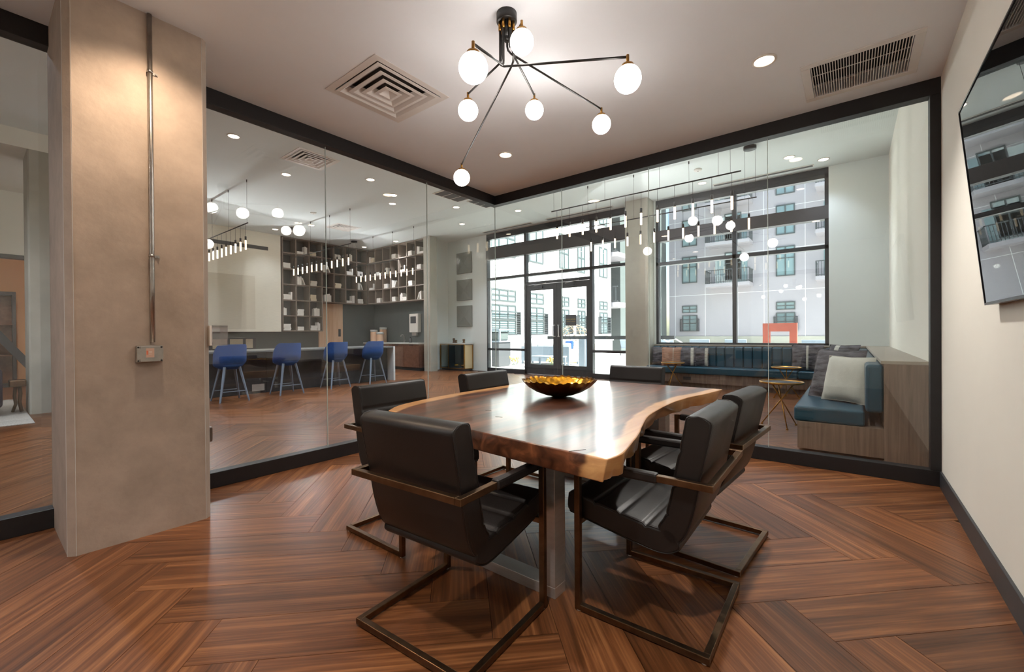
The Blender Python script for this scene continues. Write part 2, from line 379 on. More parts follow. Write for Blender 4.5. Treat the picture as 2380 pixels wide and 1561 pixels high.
# ------------------------------------------------------------------ concrete columns
def column(label, x0, x1, y0, y1, h, mat, ch=.03, edge=True):
    t = thing('concrete_column', label, 'column', ((x0+x1)/2, (y0+y1)/2, 0), kind='structure')
    hx, hy = (x1-x0)/2, (y1-y0)/2
    pl = [(-hx+ch,-hy),(hx-ch,-hy),(hx,-hy+ch),(hx,hy-ch),(hx-ch,hy),(-hx+ch,hy),(-hx,hy-ch),(-hx,-hy+ch)]
    MB().prism(pl, 0, h).build('shaft', mat, t)
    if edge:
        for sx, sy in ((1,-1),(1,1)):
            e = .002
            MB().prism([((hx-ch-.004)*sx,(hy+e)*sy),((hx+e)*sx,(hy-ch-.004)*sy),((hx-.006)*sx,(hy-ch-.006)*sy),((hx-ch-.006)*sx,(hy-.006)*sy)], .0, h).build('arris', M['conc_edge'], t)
    return t
column('wide rough concrete column with a steel conduit, in front of the left glass', -4.05, -3.33, .325, .99, H, M['concrete'], .028)
column('slim concrete column at the end of the kitchen counter', -11.02, -10.69, 9.27, 9.58, HL, M['concrete2'], .015, False)
column('concrete pillar between the entrance doors and the lounge window', -4.33, -3.76, 9.95, YF+.02, HL, M['concrete2'], .015, False)
column('concrete column beside the navy sofa seen through the left glass', -10.75, -10.0, .58, 1.3, 4.12, M['concrete2'], .02, False)

# ------------------------------------------------------------------ conduit and boxes on the column
CX = -3.33
t = thing('conduit_pipe', 'galvanised conduit pipe running up the face of the concrete column', 'pipe', (CX+.016, .69, 1.165))
MB().tube([(0,0,0),(0,0,.4),(0,.002,1.0),(0,0,1.975)], .0125, 10).build('pipe', M['galv'], t)
for z in (.52, 1.63):
    s_ = MB().cyl((0,0,z-.008), (0,0,z+.008), .0155, n=10).build('strap', M['galv'], t)
    MB().box((-.016,.012,z-.008),(-.012,.04,z+.008)).cyl((-.012,.03,z),(-.006,.03,z), .005, n=6).build('strap_tab', M['galv'], s_)
t = thing('junction_box', 'grey metal junction box with paper label on the concrete column', 'junction box', (CX, .673, 1.045))
B((0,-.062,0),(.034,.062,.1)).build('body', M['galv'], t, .004)
pl = [(-.062,.02),(-.048,.02),(-.045,0.004),(.045,.004),(.048,.02),(.062,.02),(.062,.08),(.048,.08),(.045,.096),(-.045,.096),(-.048,.08),(-.062,.08)]
c = MB(); n = len(pl); c.add([(.034,y,z) for y,z in pl]+[(.042,y,z) for y,z in pl], [tuple(range(n)), tuple(range(n,2*n))]+[(i,(i+1)%n,n+(i+1)%n,n+i) for i in range(n)])
cv = c.build('cover', M['galv'], t, .0015)
for y in (-.054,.054):
    for z in (.01,.09): MB().cyl((.034,y,z),(.037,y,z),.005,n=8).build('screw', M['black'], t)
lb = B((.042,-.02,.03),(.0428,.018,.084)).build('paper_label', M['paper'], t)
B((.0428,-.018,.046),(.0431,-.011,.07)).build('label_mark', M['orange'], lb)
for z in (.064,.056,.048): B((.0428,-.008,z),(.0431,.008,z+.002)).build('label_line', M['white'], lb)
t = thing('locked_cover_box', 'clear locked cover over a white thermostat on the column side', 'thermostat', (-3.40, .99, 1.135))
MB().box((-.07,0,0),(.07,.012,.135)).build('back_plate', M['white'], t, .003)
B((-.05,.012,.02),(.02,.03,.115)).build('thermostat', M['white'], t, .004)
for i in range(7): B((.021,.012,.03+i*.011),(.026,.02,.036+i*.011)).build('vent_slot', M['dark'], t)
MB().box((-.07,.012,0),(.07,.105,.003)).box((-.07,.012,.132),(.07,.105,.135)).box((-.07,.102,.003),(.07,.105,.132)).box((.067,.012,.003),(.07,.102,.132)).box((-.07,.012,.003),(-.067,.102,.132)).build('clear_cover', M['acrylic'], t)
t = thing('outlet_box', 'small grey metal outlet box low on the column side', 'outlet', (-3.45, .99, .485))
B((-.05,0,0),(.05,.03,.1)).build('body', M['galv'], t, .004)
B((-.04,.03,.01),(.04,.034,.09)).build('cover', M['galv'], t, .003)

# ------------------------------------------------------------------ television
t = thing('television', 'large black glossy television hung tilted on the right wall', 'television', (.414, 2.165, 2.262))
tilt = math.atan2(.087, .942)
def tvp(v, y, off): return (v*math.sin(tilt)-off*math.cos(tilt), y, -v*math.cos(tilt)-off*math.sin(tilt))
def tvbox(y0, y1, v0, v1, o0, o1):
    m = MB(); pts = [tvp(v, y, o) for o in (o0, o1) for v, y in ((v0,y0),(v0,y1),(v1,y1),(v1,y0))]
    return m.add(pts, [(0,1,2,3),(4,7,6,5),(0,4,5,1),(1,5,6,2),(2,6,7,3),(3,7,4,0)])
tvbox(-.83,.83,.006,.94,-.04,-.002).build('housing', M['bezel'], t)
tvbox(-.824,.824,.010,.934,-.002,.0).build('screen', M['screen'], t)
tvbox(-.83,.83,0,.008,-.04,.003).build('bezel', M['bezel'], t); tvbox(-.83,.83,.936,.946,-.04,.003).build('bezel', M['bezel'], t)
tvbox(.824,.83,.008,.936,-.04,.003).build('bezel', M['bezel'], t); tvbox(-.83,-.824,.008,.936,-.04,.003).build('bezel', M['bezel'], t)
MB().box((.108,-.3,-.60),(.128,.3,-.3)).build('wall_bracket', M['black'], t)

# ------------------------------------------------------------------ ceiling fittings of the meeting room
def downlight(label, x, y, z, watt, warm, mat, r=.062, group=None, ring='white', spread=125):
    t = thing('downlight', label, 'downlight', (x, y, z), group=group)
    MB().lathe([(r, -.001), (r+.018, -.001), (r+.018, -.007), (r+.004, -.010), (r, -.006), (r, -.001)], 20, c0=False, c1=False).build('trim_ring', M[ring], t)
    MB().lathe([(1e-4, -.003), (r*.98, -.003), (r*.98, -.0055), (1e-4, -.0055)], 20).build('lens', mat, t)
    l = bpy.data.lights.new('lamp', 'SPOT'); l.energy = watt; l.color = warm; l.spot_size = R(spread); l.spot_blend = .9; l.shadow_soft_size = .05
    o = bpy.data.objects.new('lamp', l); COL.objects.link(o); o.parent = t; o.location = (0, 0, -.03)
    return t
WARM = (1, .95, .88); SOFT = (.86, .95, 1.10)
downlight('recessed downlight near the return grille, right part of meeting room ceiling', -.484, 3.547, H, 105, WARM, M['led'])
downlight('recessed downlight between the far globe and the corner of the black beams', -2.938, 3.628, H, 105, WARM, M['led'])
downlight('recessed downlight above the wide concrete column, out of view', -2.93, .66, H, 48, (1, .76, .54), M['led'])
downlight('recessed downlight above the viewer, out of view', -.48, .1, H, 110, WARM, M['led'])
downlight('added fill lamp behind the viewer for the column side, out of view', -2.93, -1.5, H, 58, (.95, .96, 1), M['led'], spread=155)  # unseen lamp added to brighten the column's side face
# square supply diffuser
def diffuser(label, x0, x1, y0, y1, z, mat, rings=4):
    t = thing('ceiling_diffuser', label, 'air diffuser', ((x0+x1)/2, (y0+y1)/2, z))
    hx, hy = (x1-x0)/2, (y1-y0)/2
    def ring(h0, z0, h1, z1, th=.004):
        m = MB(); a = [(sx*h0*hx, sy*h0*hy, z0) for sx, sy in ((-1,-1),(1,-1),(1,1),(-1,1))]
        b = [(sx*h1*hx, sy*h1*hy, z1) for sx, sy in ((-1,-1),(1,-1),(1,1),(-1,1))]
        c = [(x, y, z+th) for x, y, z in b]; d = [(x, y, z+th) for x, y, z in a]
        return m.grid([a, b, c, d, a], close=True, smooth=False)
    ring(1.0, -.004, .86, -.006, .003).build('outer_flange', mat, t)
    for i in range(rings):
        h = .84 - i*.84/rings*.98; w = .84/rings
        g = ring(h, .045*0-.012, h-w*.34, -.014, .004).build('louvre_lip', mat, t)
        ring(h-w*.34, -.014, max(.02, h-w*1.05), .028, .004).build('louvre', mat, g)
    B((-hx*.9, -hy*.9, .10), (hx*.9, hy*.9, .105)).build('back_pan', M['shelfback'], t)
    return t
diffuser('square white louvred supply diffuser in the meeting room ceiling', -3.255, -2.58, 1.76, 2.46, H, M['louvre'])
# return grille
t = thing('return_grille', 'long white slatted return air grille by the right wall', 'air grille', (.05, 4.115, H))
gx, gy = .34, .305
for a, b in (((-gx,-gy,-.008),(gx,-gy+.05,0)), ((-gx,gy-.05,-.008),(gx,gy,0)), ((-gx,-gy+.05,-.008),(-gx+.055,gy-.05,0)), ((gx-.055,-gy+.05,-.008),(gx,gy-.05,0))):
    B(a, b).build('frame', M['louvre'], t, .002)
for i in range(36):
    x = -gx+.062+i*(2*gx-.124)/35
    MB().obox((x, 0, .006), (.005, 2*gy-.1, .014), Matrix.Rotation(R(0), 3, 'Y')).build('slat', M['louvre'], t)
for y in (-.085, .085): MB().cyl((-gx+.05,y,.008),(gx-.05,y,.008),.004,n=6).build('tie_bar', M['louvre'], t)
B((-gx+.04,-gy+.04,.1),(gx-.04,gy-.04,.104)).build('back_pan', M['dark'], t)

# ------------------------------------------------------------------ chandelier
t = thing('branching_chandelier', 'black branching chandelier with seven glowing opal globes and brass caps', 'chandelier', (-1.64, 2.045, H))
MB().lathe([(1e-4,0),(.062,0),(.062,-.05),(.058,-.054),(1e-4,-.054)], 28).build('canopy', M['blackm'], t)
MB().cyl((0,0,-.054),(0,0,-.15),.034,.030,n=20).cyl((0,0,-.15),(0,0,-.17),.030,.012,n=20).build('hub', M['blackm'], t)
CH = Vector((-1.64, 2.045, H))
G = [(-2.56,2.575,2.512,-.30),(-1.848,2.627,2.865,-.22),(-1.446,2.916,2.745,-.20),(-2.046,2.124,2.724,-.27),(-.891,2.095,2.495,-.325),(-1.369,1.458,2.431,-.335),(-1.47,1.97,2.863,-.24)]
GR = .0675
for i, (x, y, z, zb) in enumerate(G):
    g = Vector((x, y, z)) - CH; a = 2*math.pi*i/7 + .4
    top = Vector((.042*math.cos(a), .042*math.sin(a), -.054)); bend = Vector((top.x, top.y, zb))
    end = g + Vector((0, 0, GR+.045)); d = (end-bend).normalized()
    arm = MB().tube([top+Vector((0,0,-.05)), bend+Vector((0,0,.03)), bend+Vector((0,0,.01))+d*.006, bend+d*.03, end], .0065, 8).build('arm', M['blackm'], t)
    MB().cyl(top, top+Vector((0,0,-.055)), .009, n=10).build('brass_sleeve', M['brass'], arm)
    gl = MB().sphere(g, GR, 28, 18).build('globe', M['globe'], t)
    MB().cyl(g+Vector((0,0,GR-.012)), g+Vector((0,0,GR+.006)), .034, .030, n=20).cyl(g+Vector((0,0,GR+.006)), g+Vector((0,0,GR+.055)), .008, n=10).build('brass_cap', M['brass'], gl)

# ------------------------------------------------------------------ live-edge table
def cr(pts, n):
    out = []
    P = [Vector(p) for p in pts]; P = [P[0]*2-P[1]] + P + [P[-1]*2-P[-2]]
    tot = len(P)-3
    for i in range(n+1):
        u = i/n*tot; k = min(int(u), tot-1); f = u-k; a, b, c, d = P[k:k+4]
        out.append(.5*((2*b)+(c-a)*f+(2*a-5*b+4*c-d)*f*f+(3*b-a-3*c+d)*f**3))
    return out
TZ = .765
left = cr([(-2.10,1.50),(-2.205,1.68),(-2.285,2.10),(-2.295,2.52),(-2.29,2.95),(-2.30,3.25),(-2.24,3.62)], 44)
right = cr([(-.662,1.362),(-.650,1.46),(-.680,1.62),(-.725,1.81),(-.775,1.98),(-.845,2.26),(-.878,2.72),(-.862,3.0),(-.815,3.25),(-.772,3.58)], 44)
t = thing('live_edge_table', 'glossy live-edge walnut slab table with pale sapwood edges', 'table', (0, 0, 0))
NU = 30; rows_t, rows_b = [], []
for i in range(45):
    l, r = left[i], right[i]; v = i/44; rt, rb = [], []
    il = .016+.012*math.sin(i*.9)+.008*math.sin(i*2.3); ir = .030+.014*math.sin(i*.7+1)+.010*math.sin(i*1.9)
    if i < 3: ir *= .35+.2*i
    for j in range(NU+1):
        u = j/NU; q = l.lerp(r, u); bow = .028*math.sin(math.pi*u)*(1-v)**8 if i == 0 else .028*math.sin(math.pi*u)*max(0, 1-v*4)**2
        q = q - Vector((0, bow*.6)); rt.append((q.x, q.y, TZ))
        qb = (l+(r-l).normalized()*il).lerp(r-(r-l).normalized()*ir, u) - Vector((0, bow*.6)); rb.append((qb.x, qb.y, TZ-.086))
    rows_t.append(rt); rows_b.append(rb)
m = MB(); n = NU+1; allv = [p for r_ in rows_t for p in r_]; m.v = allv[:]; base = len(m.v); m.v += [p for r_ in rows_b for p in r_]
for i in range(44):
    for j in range(NU):
        a = i*n+j; m.f.append((a, a+1, a+n+1, a+n)); m.sm.append(False); m.f.append((base+a, base+a+n, base+a+n+1, base+a+1)); m.sm.append(False)
per = [j for j in range(n)] + [i*n+NU for i in range(1, 45)] + [44*n+j for j in range(NU-1, -1, -1)] + [i*n for i in range(43, 0, -1)]
for k in range(len(per)):
    a, b = per[k], per[(k+1) % len(per)]; m.f.append((a, base+a, base+b, b)); m.sm.append(True)
mt, tt, pp = nodes('live_edge_walnut'); L = tt.links.new
at = tt.nodes.new('ShaderNodeAttribute'); at.attribute_name = 'sap'
tc = tt.nodes.new('ShaderNodeTexCoord'); mp = tt.nodes.new('ShaderNodeMapping'); mp.inputs['Scale'].default_value = (7, .9, 9)
nz = tt.nodes.new('ShaderNodeTexNoise'); nz.inputs['Scale'].default_value = 1.6; nz.inputs['Detail'].default_value = 7; nz.inputs['Distortion'].default_value = 1.2
L(tc.outputs['Object'], mp.inputs[0]); L(mp.outputs[0], nz.inputs['Vector'])
hr = tt.nodes.new('ShaderNodeValToRGB'); e = hr.color_ramp.elements; e[0].position = .32; e[0].color = lin(52,30,20); e[1].position = .72; e[1].color = lin(134,82,52); x = e.new(.5); x.color = lin(92,54,35)
L(nz.outputs[0], hr.inputs[0])
sr = tt.nodes.new('ShaderNodeValToRGB'); e = sr.color_ramp.elements; e[0].position = .3; e[0].color = lin(178,126,78); e[1].position = .7; e[1].color = lin(214,166,112); L(nz.outputs[0], sr.inputs[0])
mp3 = tt.nodes.new('ShaderNodeMapping'); mp3.inputs['Scale'].default_value = (3, 1.2, 6); L(tc.outputs['Object'], mp3.inputs[0])
n3 = tt.nodes.new('ShaderNodeTexNoise'); n3.inputs['Scale'].default_value = 2.2; n3.inputs['Detail'].default_value = 3; L(mp3.outputs[0], n3.inputs['Vector'])
ad = tt.nodes.new('ShaderNodeMath'); ad.operation = 'MULTIPLY_ADD'; ad.inputs[1].default_value = .55; L(n3.outputs[0], ad.inputs[0]); L(at.outputs['Fac'], ad.inputs[2])
st = tt.nodes.new('ShaderNodeMapRange'); st.interpolation_type = 'SMOOTHSTEP'; st.inputs[1].default_value = .66; st.inputs[2].default_value = .86; L(ad.outputs[0], st.inputs[0])
mx = tt.nodes.new('ShaderNodeMix'); mx.data_type = 'RGBA'; L(st.outputs[0], mx.inputs[0]); L(hr.outputs[0], mx.inputs[6]); L(sr.outputs[0], mx.inputs[7]); L(mx.outputs[2], pp.inputs['Base Color'])
pp.inputs['Roughness'].default_value = .28; pp.inputs['Coat Weight'].default_value = .36; pp.inputs['Coat Roughness'].default_value = .12
slab = m.build('slab', mt, t, .006)
at_ = slab.data.attributes.new('sap', 'FLOAT', 'POINT')
for i in range(45):
    for j in range(n):
        l, r = left[i], right[i]; w = (r-l).length; dl = j/NU*w; dr = (1-j/NU)*w
        v = max(0, 1-dl/.20)*1.0; v2 = max(0, 1-dr/.15); at_.data[i*n+j].value = max(v, v2)
        vb = max(v, v2); at_.data[base+i*n+j].value = min(1, vb+.12)
# cracks in the slab
for (x, y, a, ln) in ((-.80,1.40,1.0,.07),(-1.45,1.72,.3,.04),(-1.62,1.83,.4,.035)):
    MB().obox((x, y, TZ+.0003), (ln, .004, .0008), Matrix.Rotation(a, 3, 'Z')).build('crack', M['dark'], t)
for Y in (1.675, 3.15):
    for X in (-1.075, -1.99): B((X-.025, Y-.045, .05), (X+.025, Y+.045, TZ-.10)).build('leg', M['steel'], t, .002)
    B((-2.015, Y-.045, 0), (-1.05, Y+.045, .05)).build('foot_rail', M['steel'], t, .002)
    B((-2.015, Y-.045, TZ-.10), (-1.05, Y+.045, TZ-.0855)).build('top_plate', M['steel'], t)

# ------------------------------------------------------------------ gold bowl
t = thing('hammered_bowl', 'wide hammered gold bowl with scalloped rim on the table', 'bowl', (-1.595, 2.545, TZ+.001))
def rim(s):
    def f(r, z, a):
        k = max(0, (r-.2)/.06); return (r+.004*k*math.sin(a*31), z+.005*k*math.sin(a*31+1)+.004*k*math.sin(a*7))
    return f
MB().lathe([(.05,0),(.055,.004),(.10,.012),(.16,.034),(.215,.068),(.252,.106),(.258,.114)], 124, fn=rim(0), c1=False).build('outer_shell', M['goldout'], t)
def dim(r, z, a):
    k = max(0, (r-.2)/.06); q = math.sin(a*14+r*30)*math.sin(r*95)
    return (r+.004*k*math.sin(a*31), z+.005*k*math.sin(a*31+1)+.004*k*math.sin(a*7)+.0035*q*(1 if .05 < r < .245 else 0))
MB().lathe([(.003,.008)]+[(.03+.0128*i, .009+.105*((.03+.0128*i)/.258)**2.3) for i in range(18)], 124, fn=dim, c1=False).build('inner_lining', M['gold'], t)

# ------------------------------------------------------------------ cantilever chairs
HWX = .285
def chair_shell(path, seams, thick, hw, taper=0):
    P = cr(path, 60); s = [0]
    for i in range(60): s.append(s[-1]+(P[i+1]-P[i]).length)
    tot = s[-1]; fr, bk = [], []
    cuts = [0]+[c*tot for c in seams]+[tot]
    for i, q in enumerate(P):
        d = (P[min(i+1,60)]-P[max(i-1,0)]).normalized(); nrm = Vector((-d.y, d.x))
        k = max(j for j in range(len(cuts)) if cuts[j] <= s[i]+1e-9); k = min(k, len(cuts)-2)
        f = (s[i]-cuts[k])/(cuts[k+1]-cuts[k]); puff = .013*(1-abs(2*f-1)**14)
        e = min(s[i], tot-s[i]); rd = thick/2*(1-math.sqrt(max(0, 1-(1-min(1, e/.022))**2)))*.55
        fr.append(q+nrm*(thick/2-.013+puff-rd)); bk.append(q-nrm*(thick/2-rd))
    ring = fr + bk[::-1]; cen = [P[min(i, 60) if i <= 60 else 121-i] for i in range(122)]
    rows = []
    for x, sh in ((-hw,.013),(-hw+.004,.004),(-hw+.013,0),(0,0),(hw-.013,0),(hw-.004,.004),(hw,.013)):
        row = []
        for q, c in zip(ring, cen):
            v = q-c; ln = v.length; qq = c+v*(max(ln-sh, ln*.3)/max(ln, 1e-6)); row.append((x, qq.x, qq.y))
        rows.append(row)
    edges = [[rows[k][j] for j in range(len(rows[k]))]+[rows[k][0]] for k in (1, 5)]
    return MB().grid(rows, close=True, caps=True), edges
def make_chair():
    t = thing('cantilever_chair', 'x', 'chair', group='black cantilever armchairs around the live-edge table')
    def shell(path, seams, th, hw, nm, par):
        g, ed = chair_shell(path, seams, th, hw); o = g.build(nm, M['leather'], par)
        for e in ed: MB().tube(e, .0028, 5).build('piping', M['leather'], o)
    shell([(-.245,.885),(-.225,.78),(-.200,.66),(-.178,.54),(-.150,.45),(-.115,.405)], (.30,.56,.82), .10, .255, 'backrest', t)
    shell([(-.155,.415),(-.10,.385),(0,.395),(.10,.412),(.20,.430),(.29,.448),(.315,.45)], (.27,.50,.74), .10, .255, 'seat', t)
    w = .026; z = w/2+.006
    for s in (-1, 1):
        x = s*HWX
        B((x-w/2, .235, .006), (x+w/2, .261, .653)).build('leg', M['bronze'], t, .0025)
        rl = B((x-w/2, -.285, .006), (x+w/2, .235, .032)).build('floor_rail', M['bronze'], t, .0025)
        for y in (-.265, .245): MB().cyl((x, y, 0), (x, y, .007), .010, n=10).build('glide', M['white'], rl)
        ar = B((x-w/2, -.30, .627), (x+w/2, .235, .653)).build('armrest', M['bronze'], t, .0025)
        MB().box((x-.019, -.10, .620), (x+.019, .225, .660)).build('arm_sleeve', M['leather'], ar, .010)
    B((-HWX+w/2, -.285, .006), (HWX-w/2, -.259, .032)).build('floor_rail', M['bronze'], t, .0025)
    B((-HWX+w/2, -.30, .627), (HWX-w/2, -.274, .653)).build('back_rail', M['bronze'], t, .0025)
    B((-HWX+w/2, .236, .372), (HWX-w/2, .260, .396)).build('cross_rail', M['bronze'], t, .0025)
    return t
chair = make_chair()
CH_ = [((-1.330,1.285,0), R(3.5), 'black leather armchair in the left foreground, its back towards the viewer'),
       ((-.690,1.925,0), R(91), 'black leather armchair in the right foreground beside the table corner'),
       ((-.690,2.635,0), R(86), 'black leather armchair behind the right foreground chair, nearer the glass'),
       ((-2.15,1.725,0), R(-90), 'black leather armchair on the table left side, behind the left foreground chair'),
       ((-2.165,2.66,0), R(-90), 'black leather armchair farther along the table left side, behind its far end'),
       ((-1.60,3.70,0), R(180), 'black leather armchair at the far end of the table behind the bowl')]
for i, (l, a, lab) in enumerate(CH_):
    o = chair if i == 0 else copy_tree(chair)
    o.location = l; o.rotation_euler = (0, 0, a); o['label'] = lab
# ------------------------------------------------------------------ storefront windows and doors
def pane(x0, x1, z0, z1, parent, y=YF+.10): return B((x0, y, z0), (x1, y+.012, z1)).build('glass_pane', M['wglass'], parent)
def fbar(x0, x1, z0, z1, parent, name='mullion', m='frame', y0=YF+.03, y1=YF+.17): return B((x0, y0, z0), (x1, y1, z1)).build(name, M[m], parent, .003)
w1 = thing('window_1', 'tall dark-framed storefront window around the entrance doors', 'window', kind='structure')
HX = [-9.23, -7.69, -5.49, -4.40]
for x in HX: fbar(x-.035 if x != HX[0] else x, x+.045 if x != HX[-1] else x, 0, 4.28, w1)
fbar(-9.23, -4.40, 4.28, 4.40, w1, 'head'); fbar(-9.23, -4.40, 4.22, 4.28, w1, 'transom')
fbar(-9.23, -4.40, 3.58, 3.97, w1, 'spandrel', 'band', YF+.0, YF+.2)
fbar(-9.23, -4.40, 2.92, 3.0, w1, 'transom')
fbar(-9.23, -7.65, .68, .75, w1, 'transom'); fbar(-5.5, -4.40, .68, .75, w1, 'transom')
fbar(-9.23, -7.65, 0, .12, w1, 'sill'); fbar(-5.5, -4.40, 0, .12, w1, 'sill')
fbar(-7.65, -5.5, 2.66, 2.74, w1, 'door_head')
for i in range(3):
    a, b = HX[i]+.04, HX[i+1]-.03
    pane(a, b, 3.97, 4.22, w1); pane(a, b, 3.0, 3.58, w1)
    if i != 1: pane(a, b, .75, 2.92, w1); pane(a, b, .12, .68, w1)
    else: pane(a, b, 2.74, 2.92, w1)
for k, (x0, x1, nm) in enumerate(((-7.645, -6.58, 'left'), (-6.57, -5.505, 'right'))):
    d = thing('door_%d' % (k+1), '%s leaf of the dark glazed entrance double door' % nm, 'door', kind='structure')
    st = .13
    for a, b in (((x0,0),(x0+st,2.65)), ((x1-st,0),(x1,2.65))): fbar(a[0], b[0], .01, 2.65, d, 'stile', 'frame', YF+.05, YF+.10)
    fbar(x0+st, x1-st, 2.48, 2.65, d, 'top_rail', 'frame', YF+.05, YF+.10); fbar(x0+st, x1-st, .01, .30, d, 'bottom_rail', 'frame', YF+.05, YF+.10)
    pane(x0+st, x1-st, .30, 2.48, d, YF+.07)
    hx = x1-.06 if k == 0 else x0+.06
    sg = -1 if k == 0 else 1
    MB().tube([(hx,YF+.05,1.12),(hx,YF-.02,1.12),(hx+sg*.03,YF-.04,1.12),(hx+sg*.03,YF-.04,1.14),(hx+sg*.03,YF-.04,1.42),(hx,YF-.02,1.44),(hx,YF+.05,1.44)], .014, 8).build('pull_handle', M['steel'], d)
    c = B((x0+.25, YF-.01, 2.52), (x0+.60, YF+.05, 2.60)).build('door_closer', M['frame'], d, .004)
    MB().bar((x0+.3, YF+.0, 2.61), (x0+.72, YF+.02, 2.67), .02, .012).build('closer_arm', M['steel'], c)
t = thing('door_sign', 'small dark notice with gold lettering on the right entrance door glass', 'sign', (-6.13, YF+.055, 1.57))
B((-.17,0,-.15),(.17,.008,.15)).build('plate', M['pot'], t)
def text(body, size, parent, loc, rot, m):
    cu = bpy.data.curves.new('lettering', 'FONT'); cu.body = body; cu.size = size; cu.extrude = .0008; cu.align_x = 'CENTER'; cu.resolution_u = 2
    o = bpy.data.objects.new('lettering_source', cu); COL.objects.link(o); bpy.context.view_layer.update()
    me = bpy.data.meshes.new_from_object(o.evaluated_get(bpy.context.evaluated_depsgraph_get())); bpy.data.objects.remove(o); bpy.data.curves.remove(cu)
    me.materials.clear(); me.materials.append(m); q = bpy.data.objects.new('lettering', me); COL.objects.link(q); q.parent = parent; q.location = loc; q.rotation_euler = rot
    return q
text('POOL HOURS', .05, t, (0, -.001, .01), (R(90), 0, 0), M['ink']); text('10:00 AM - 10:00 PM', .032, t, (0, -.001, -.045), (R(90), 0, 0), M['ink'])
w2 = thing('window_2', 'large dark-framed lounge window above the bench', 'window', kind='structure')
for x0, x1 in ((-3.72,-3.66),(-2.04,-1.96),(-.40,-.335)): fbar(x0, x1, .92, 4.30, w2)
fbar(-3.72, -.335, 4.28, 4.40, w2, 'head'); fbar(-3.72, -.335, 4.20, 4.28, w2, 'transom')
fbar(-3.72, -.335, 3.40, 3.66, w2, 'spandrel', 'band', YF+.0, YF+.2); fbar(-3.72, -.335, 2.82, 2.90, w2, 'transom'); fbar(-3.72, -.335, .92, .97, w2, 'sill')
for a, b in ((-3.66,-2.04),(-1.96,-.40)):
    for z0, z1 in ((3.66,4.20),(2.90,3.40),(.97,2.82)): pane(a, b, z0, z1, w2)

# ------------------------------------------------------------------ banquette
t = thing('corner_bench', 'built-in corner bench with teal leather seats and greige oak base', 'bench', (0, 0, 0))
yb0, yb1 = 5.2, YF-.005
B((.235, yb0+.02, 0), (XR-.002, yb1, .90)).build('side_case', M['walnutz'], t, .002)
MB().box((.215, yb0, .90), (XR-.002, yb1, .93)).box((-3.72, 10.22, .90), (.215, yb1, .93)).build('ledge_top', M['ledge'], t, .003)
B((-.43, yb0+.002, .03), (.235, yb0+.022, .30)).build('end_panel', M['walnutz'], t, .002)
B((.235, yb0, .0), (XR-.002, yb0+.02, .90)).build('end_panel', M['walnutz'], t, .002)
B((-.43, yb0+.022, .03), (.235, 9.78, .30)).build('seat_box', M['walnut'], t, .002)
B((-3.74, 9.80, .10), (.235, 10.22, .30)).build('seat_box', M['walnut'], t, .002)
B((-3.74, 9.86, 0), (-.40, 10.2, .10)).build('plinth', M['walnut'], t)
B((-3.74, 10.27, .30), (.235, yb1, .90)).build('back_panel', M['walnut'], t)
for y0, y1 in ((yb0+.01, 7.45), (7.46, 9.74)): B((-.46, y0, .30), (.10, y1, .45)).build('seat_cushion', M['teal'], t, .025, seg=3)
for x0, x1 in ((-3.74,-.80),(-.79,.10)): B((x0, 9.755, .30), (x1, 10.16, .45)).build('seat_cushion', M['teal'], t, .025, seg=3)
nch = 22
for i in range(nch):
    x0 = -3.72+i*3.86/nch; B((x0+.002, 10.13, .44), (x0+3.86/nch-.002, 10.27, .89)).build('back_channel', M['teal'], t, .03, seg=3)
for i in range(26):
    y0 = yb0+.015+i*4.92/26; B((.105, y0+.002, .44), (.235, y0+4.92/26-.002, .892)).build('back_channel', M['teal'], t, .03, seg=3)
B((-2.92, 9.792, .165), (-2.76, 9.80, .235)).build('floor_socket', M['pot'], t)

def cushion(label, loc, size, rx, rz, mat, stripe=None, th=.09):
    n = 14; rows = []
    def pt(u, v, s):
        x = math.copysign(abs(u)**.95, u); k = (1-abs(u)**3.2)*(1-abs(v)**3.2)
        edge = 1-.07*(1-abs(v)**2)*abs(u)**6; edge2 = 1-.07*(1-abs(u)**2)*abs(v)**6
        wr = .006*math.sin(5*u+3*v)*math.sin(4*v-2*u)
        return (u*size/2*edge, s*(th*max(0, k)**.62+wr*k), v*size/2*edge2)
    m = MB()
    for s in (-1, 1):
        m.grid([[pt(-1+2*i/n, -1+2*j/n, s) for i in range(n+1)] for j in range(n+1)])
    t = thing('cushion', label, 'cushion', loc); t.rotation_euler = (rx, 0, rz)
    m.build('cover', mat, t)
    if stripe:
        for x0, w, sm in stripe:
            q = MB()
            rows = [[(lambda p: (p[0], p[1]-.002, p[2]))(pt(x0+w*(i/4-.5), -.97+1.94*j/n, -1)) for i in range(5)] for j in range(n+1)]
            rows2 = [[(p[0], p[1]+.0015, p[2]) for p in r_] for r_ in rows]
            q.grid(rows); q.build('stripe', sm, t)
    MB().tube([(a*size/2*.985, 0, b*size/2*.985) for a, b in ((-1,-1),(0,-.94),(1,-1),(.94,0),(1,1),(0,.94),(-1,1),(-.94,0),(-1,-1))], .005, 6).build('piping', mat, t)
    return t
M['stripe'] = pm('pale_hide_stripe', lin(186,184,174), .9, var=.3, scale=12, stretch=(1,1,6))
SB = M['stripe']
cushion('ivory linen cushion leaning on the near end of the bench', (-.03, 5.78, .695), .50, R(-14), R(-38), M['linen'], th=.085)
cushion('grey hide cushion tucked behind the ivory cushion', (-.13, 6.02, .725), .57, R(-15), R(-38), M['fur'], th=.07)
cushion('grey hide cushion with pale centre stripe, left of the bench corner', (-.66, 10.02, .70), .52, R(-12), 0, M['fur'], [(.0, .14, SB)], .08)
cushion('grey hide cushion turned into the bench corner', (-.12, 9.86, .71), .52, R(-14), R(-30), M['fur'], [(-.35, .3, SB)], .08)
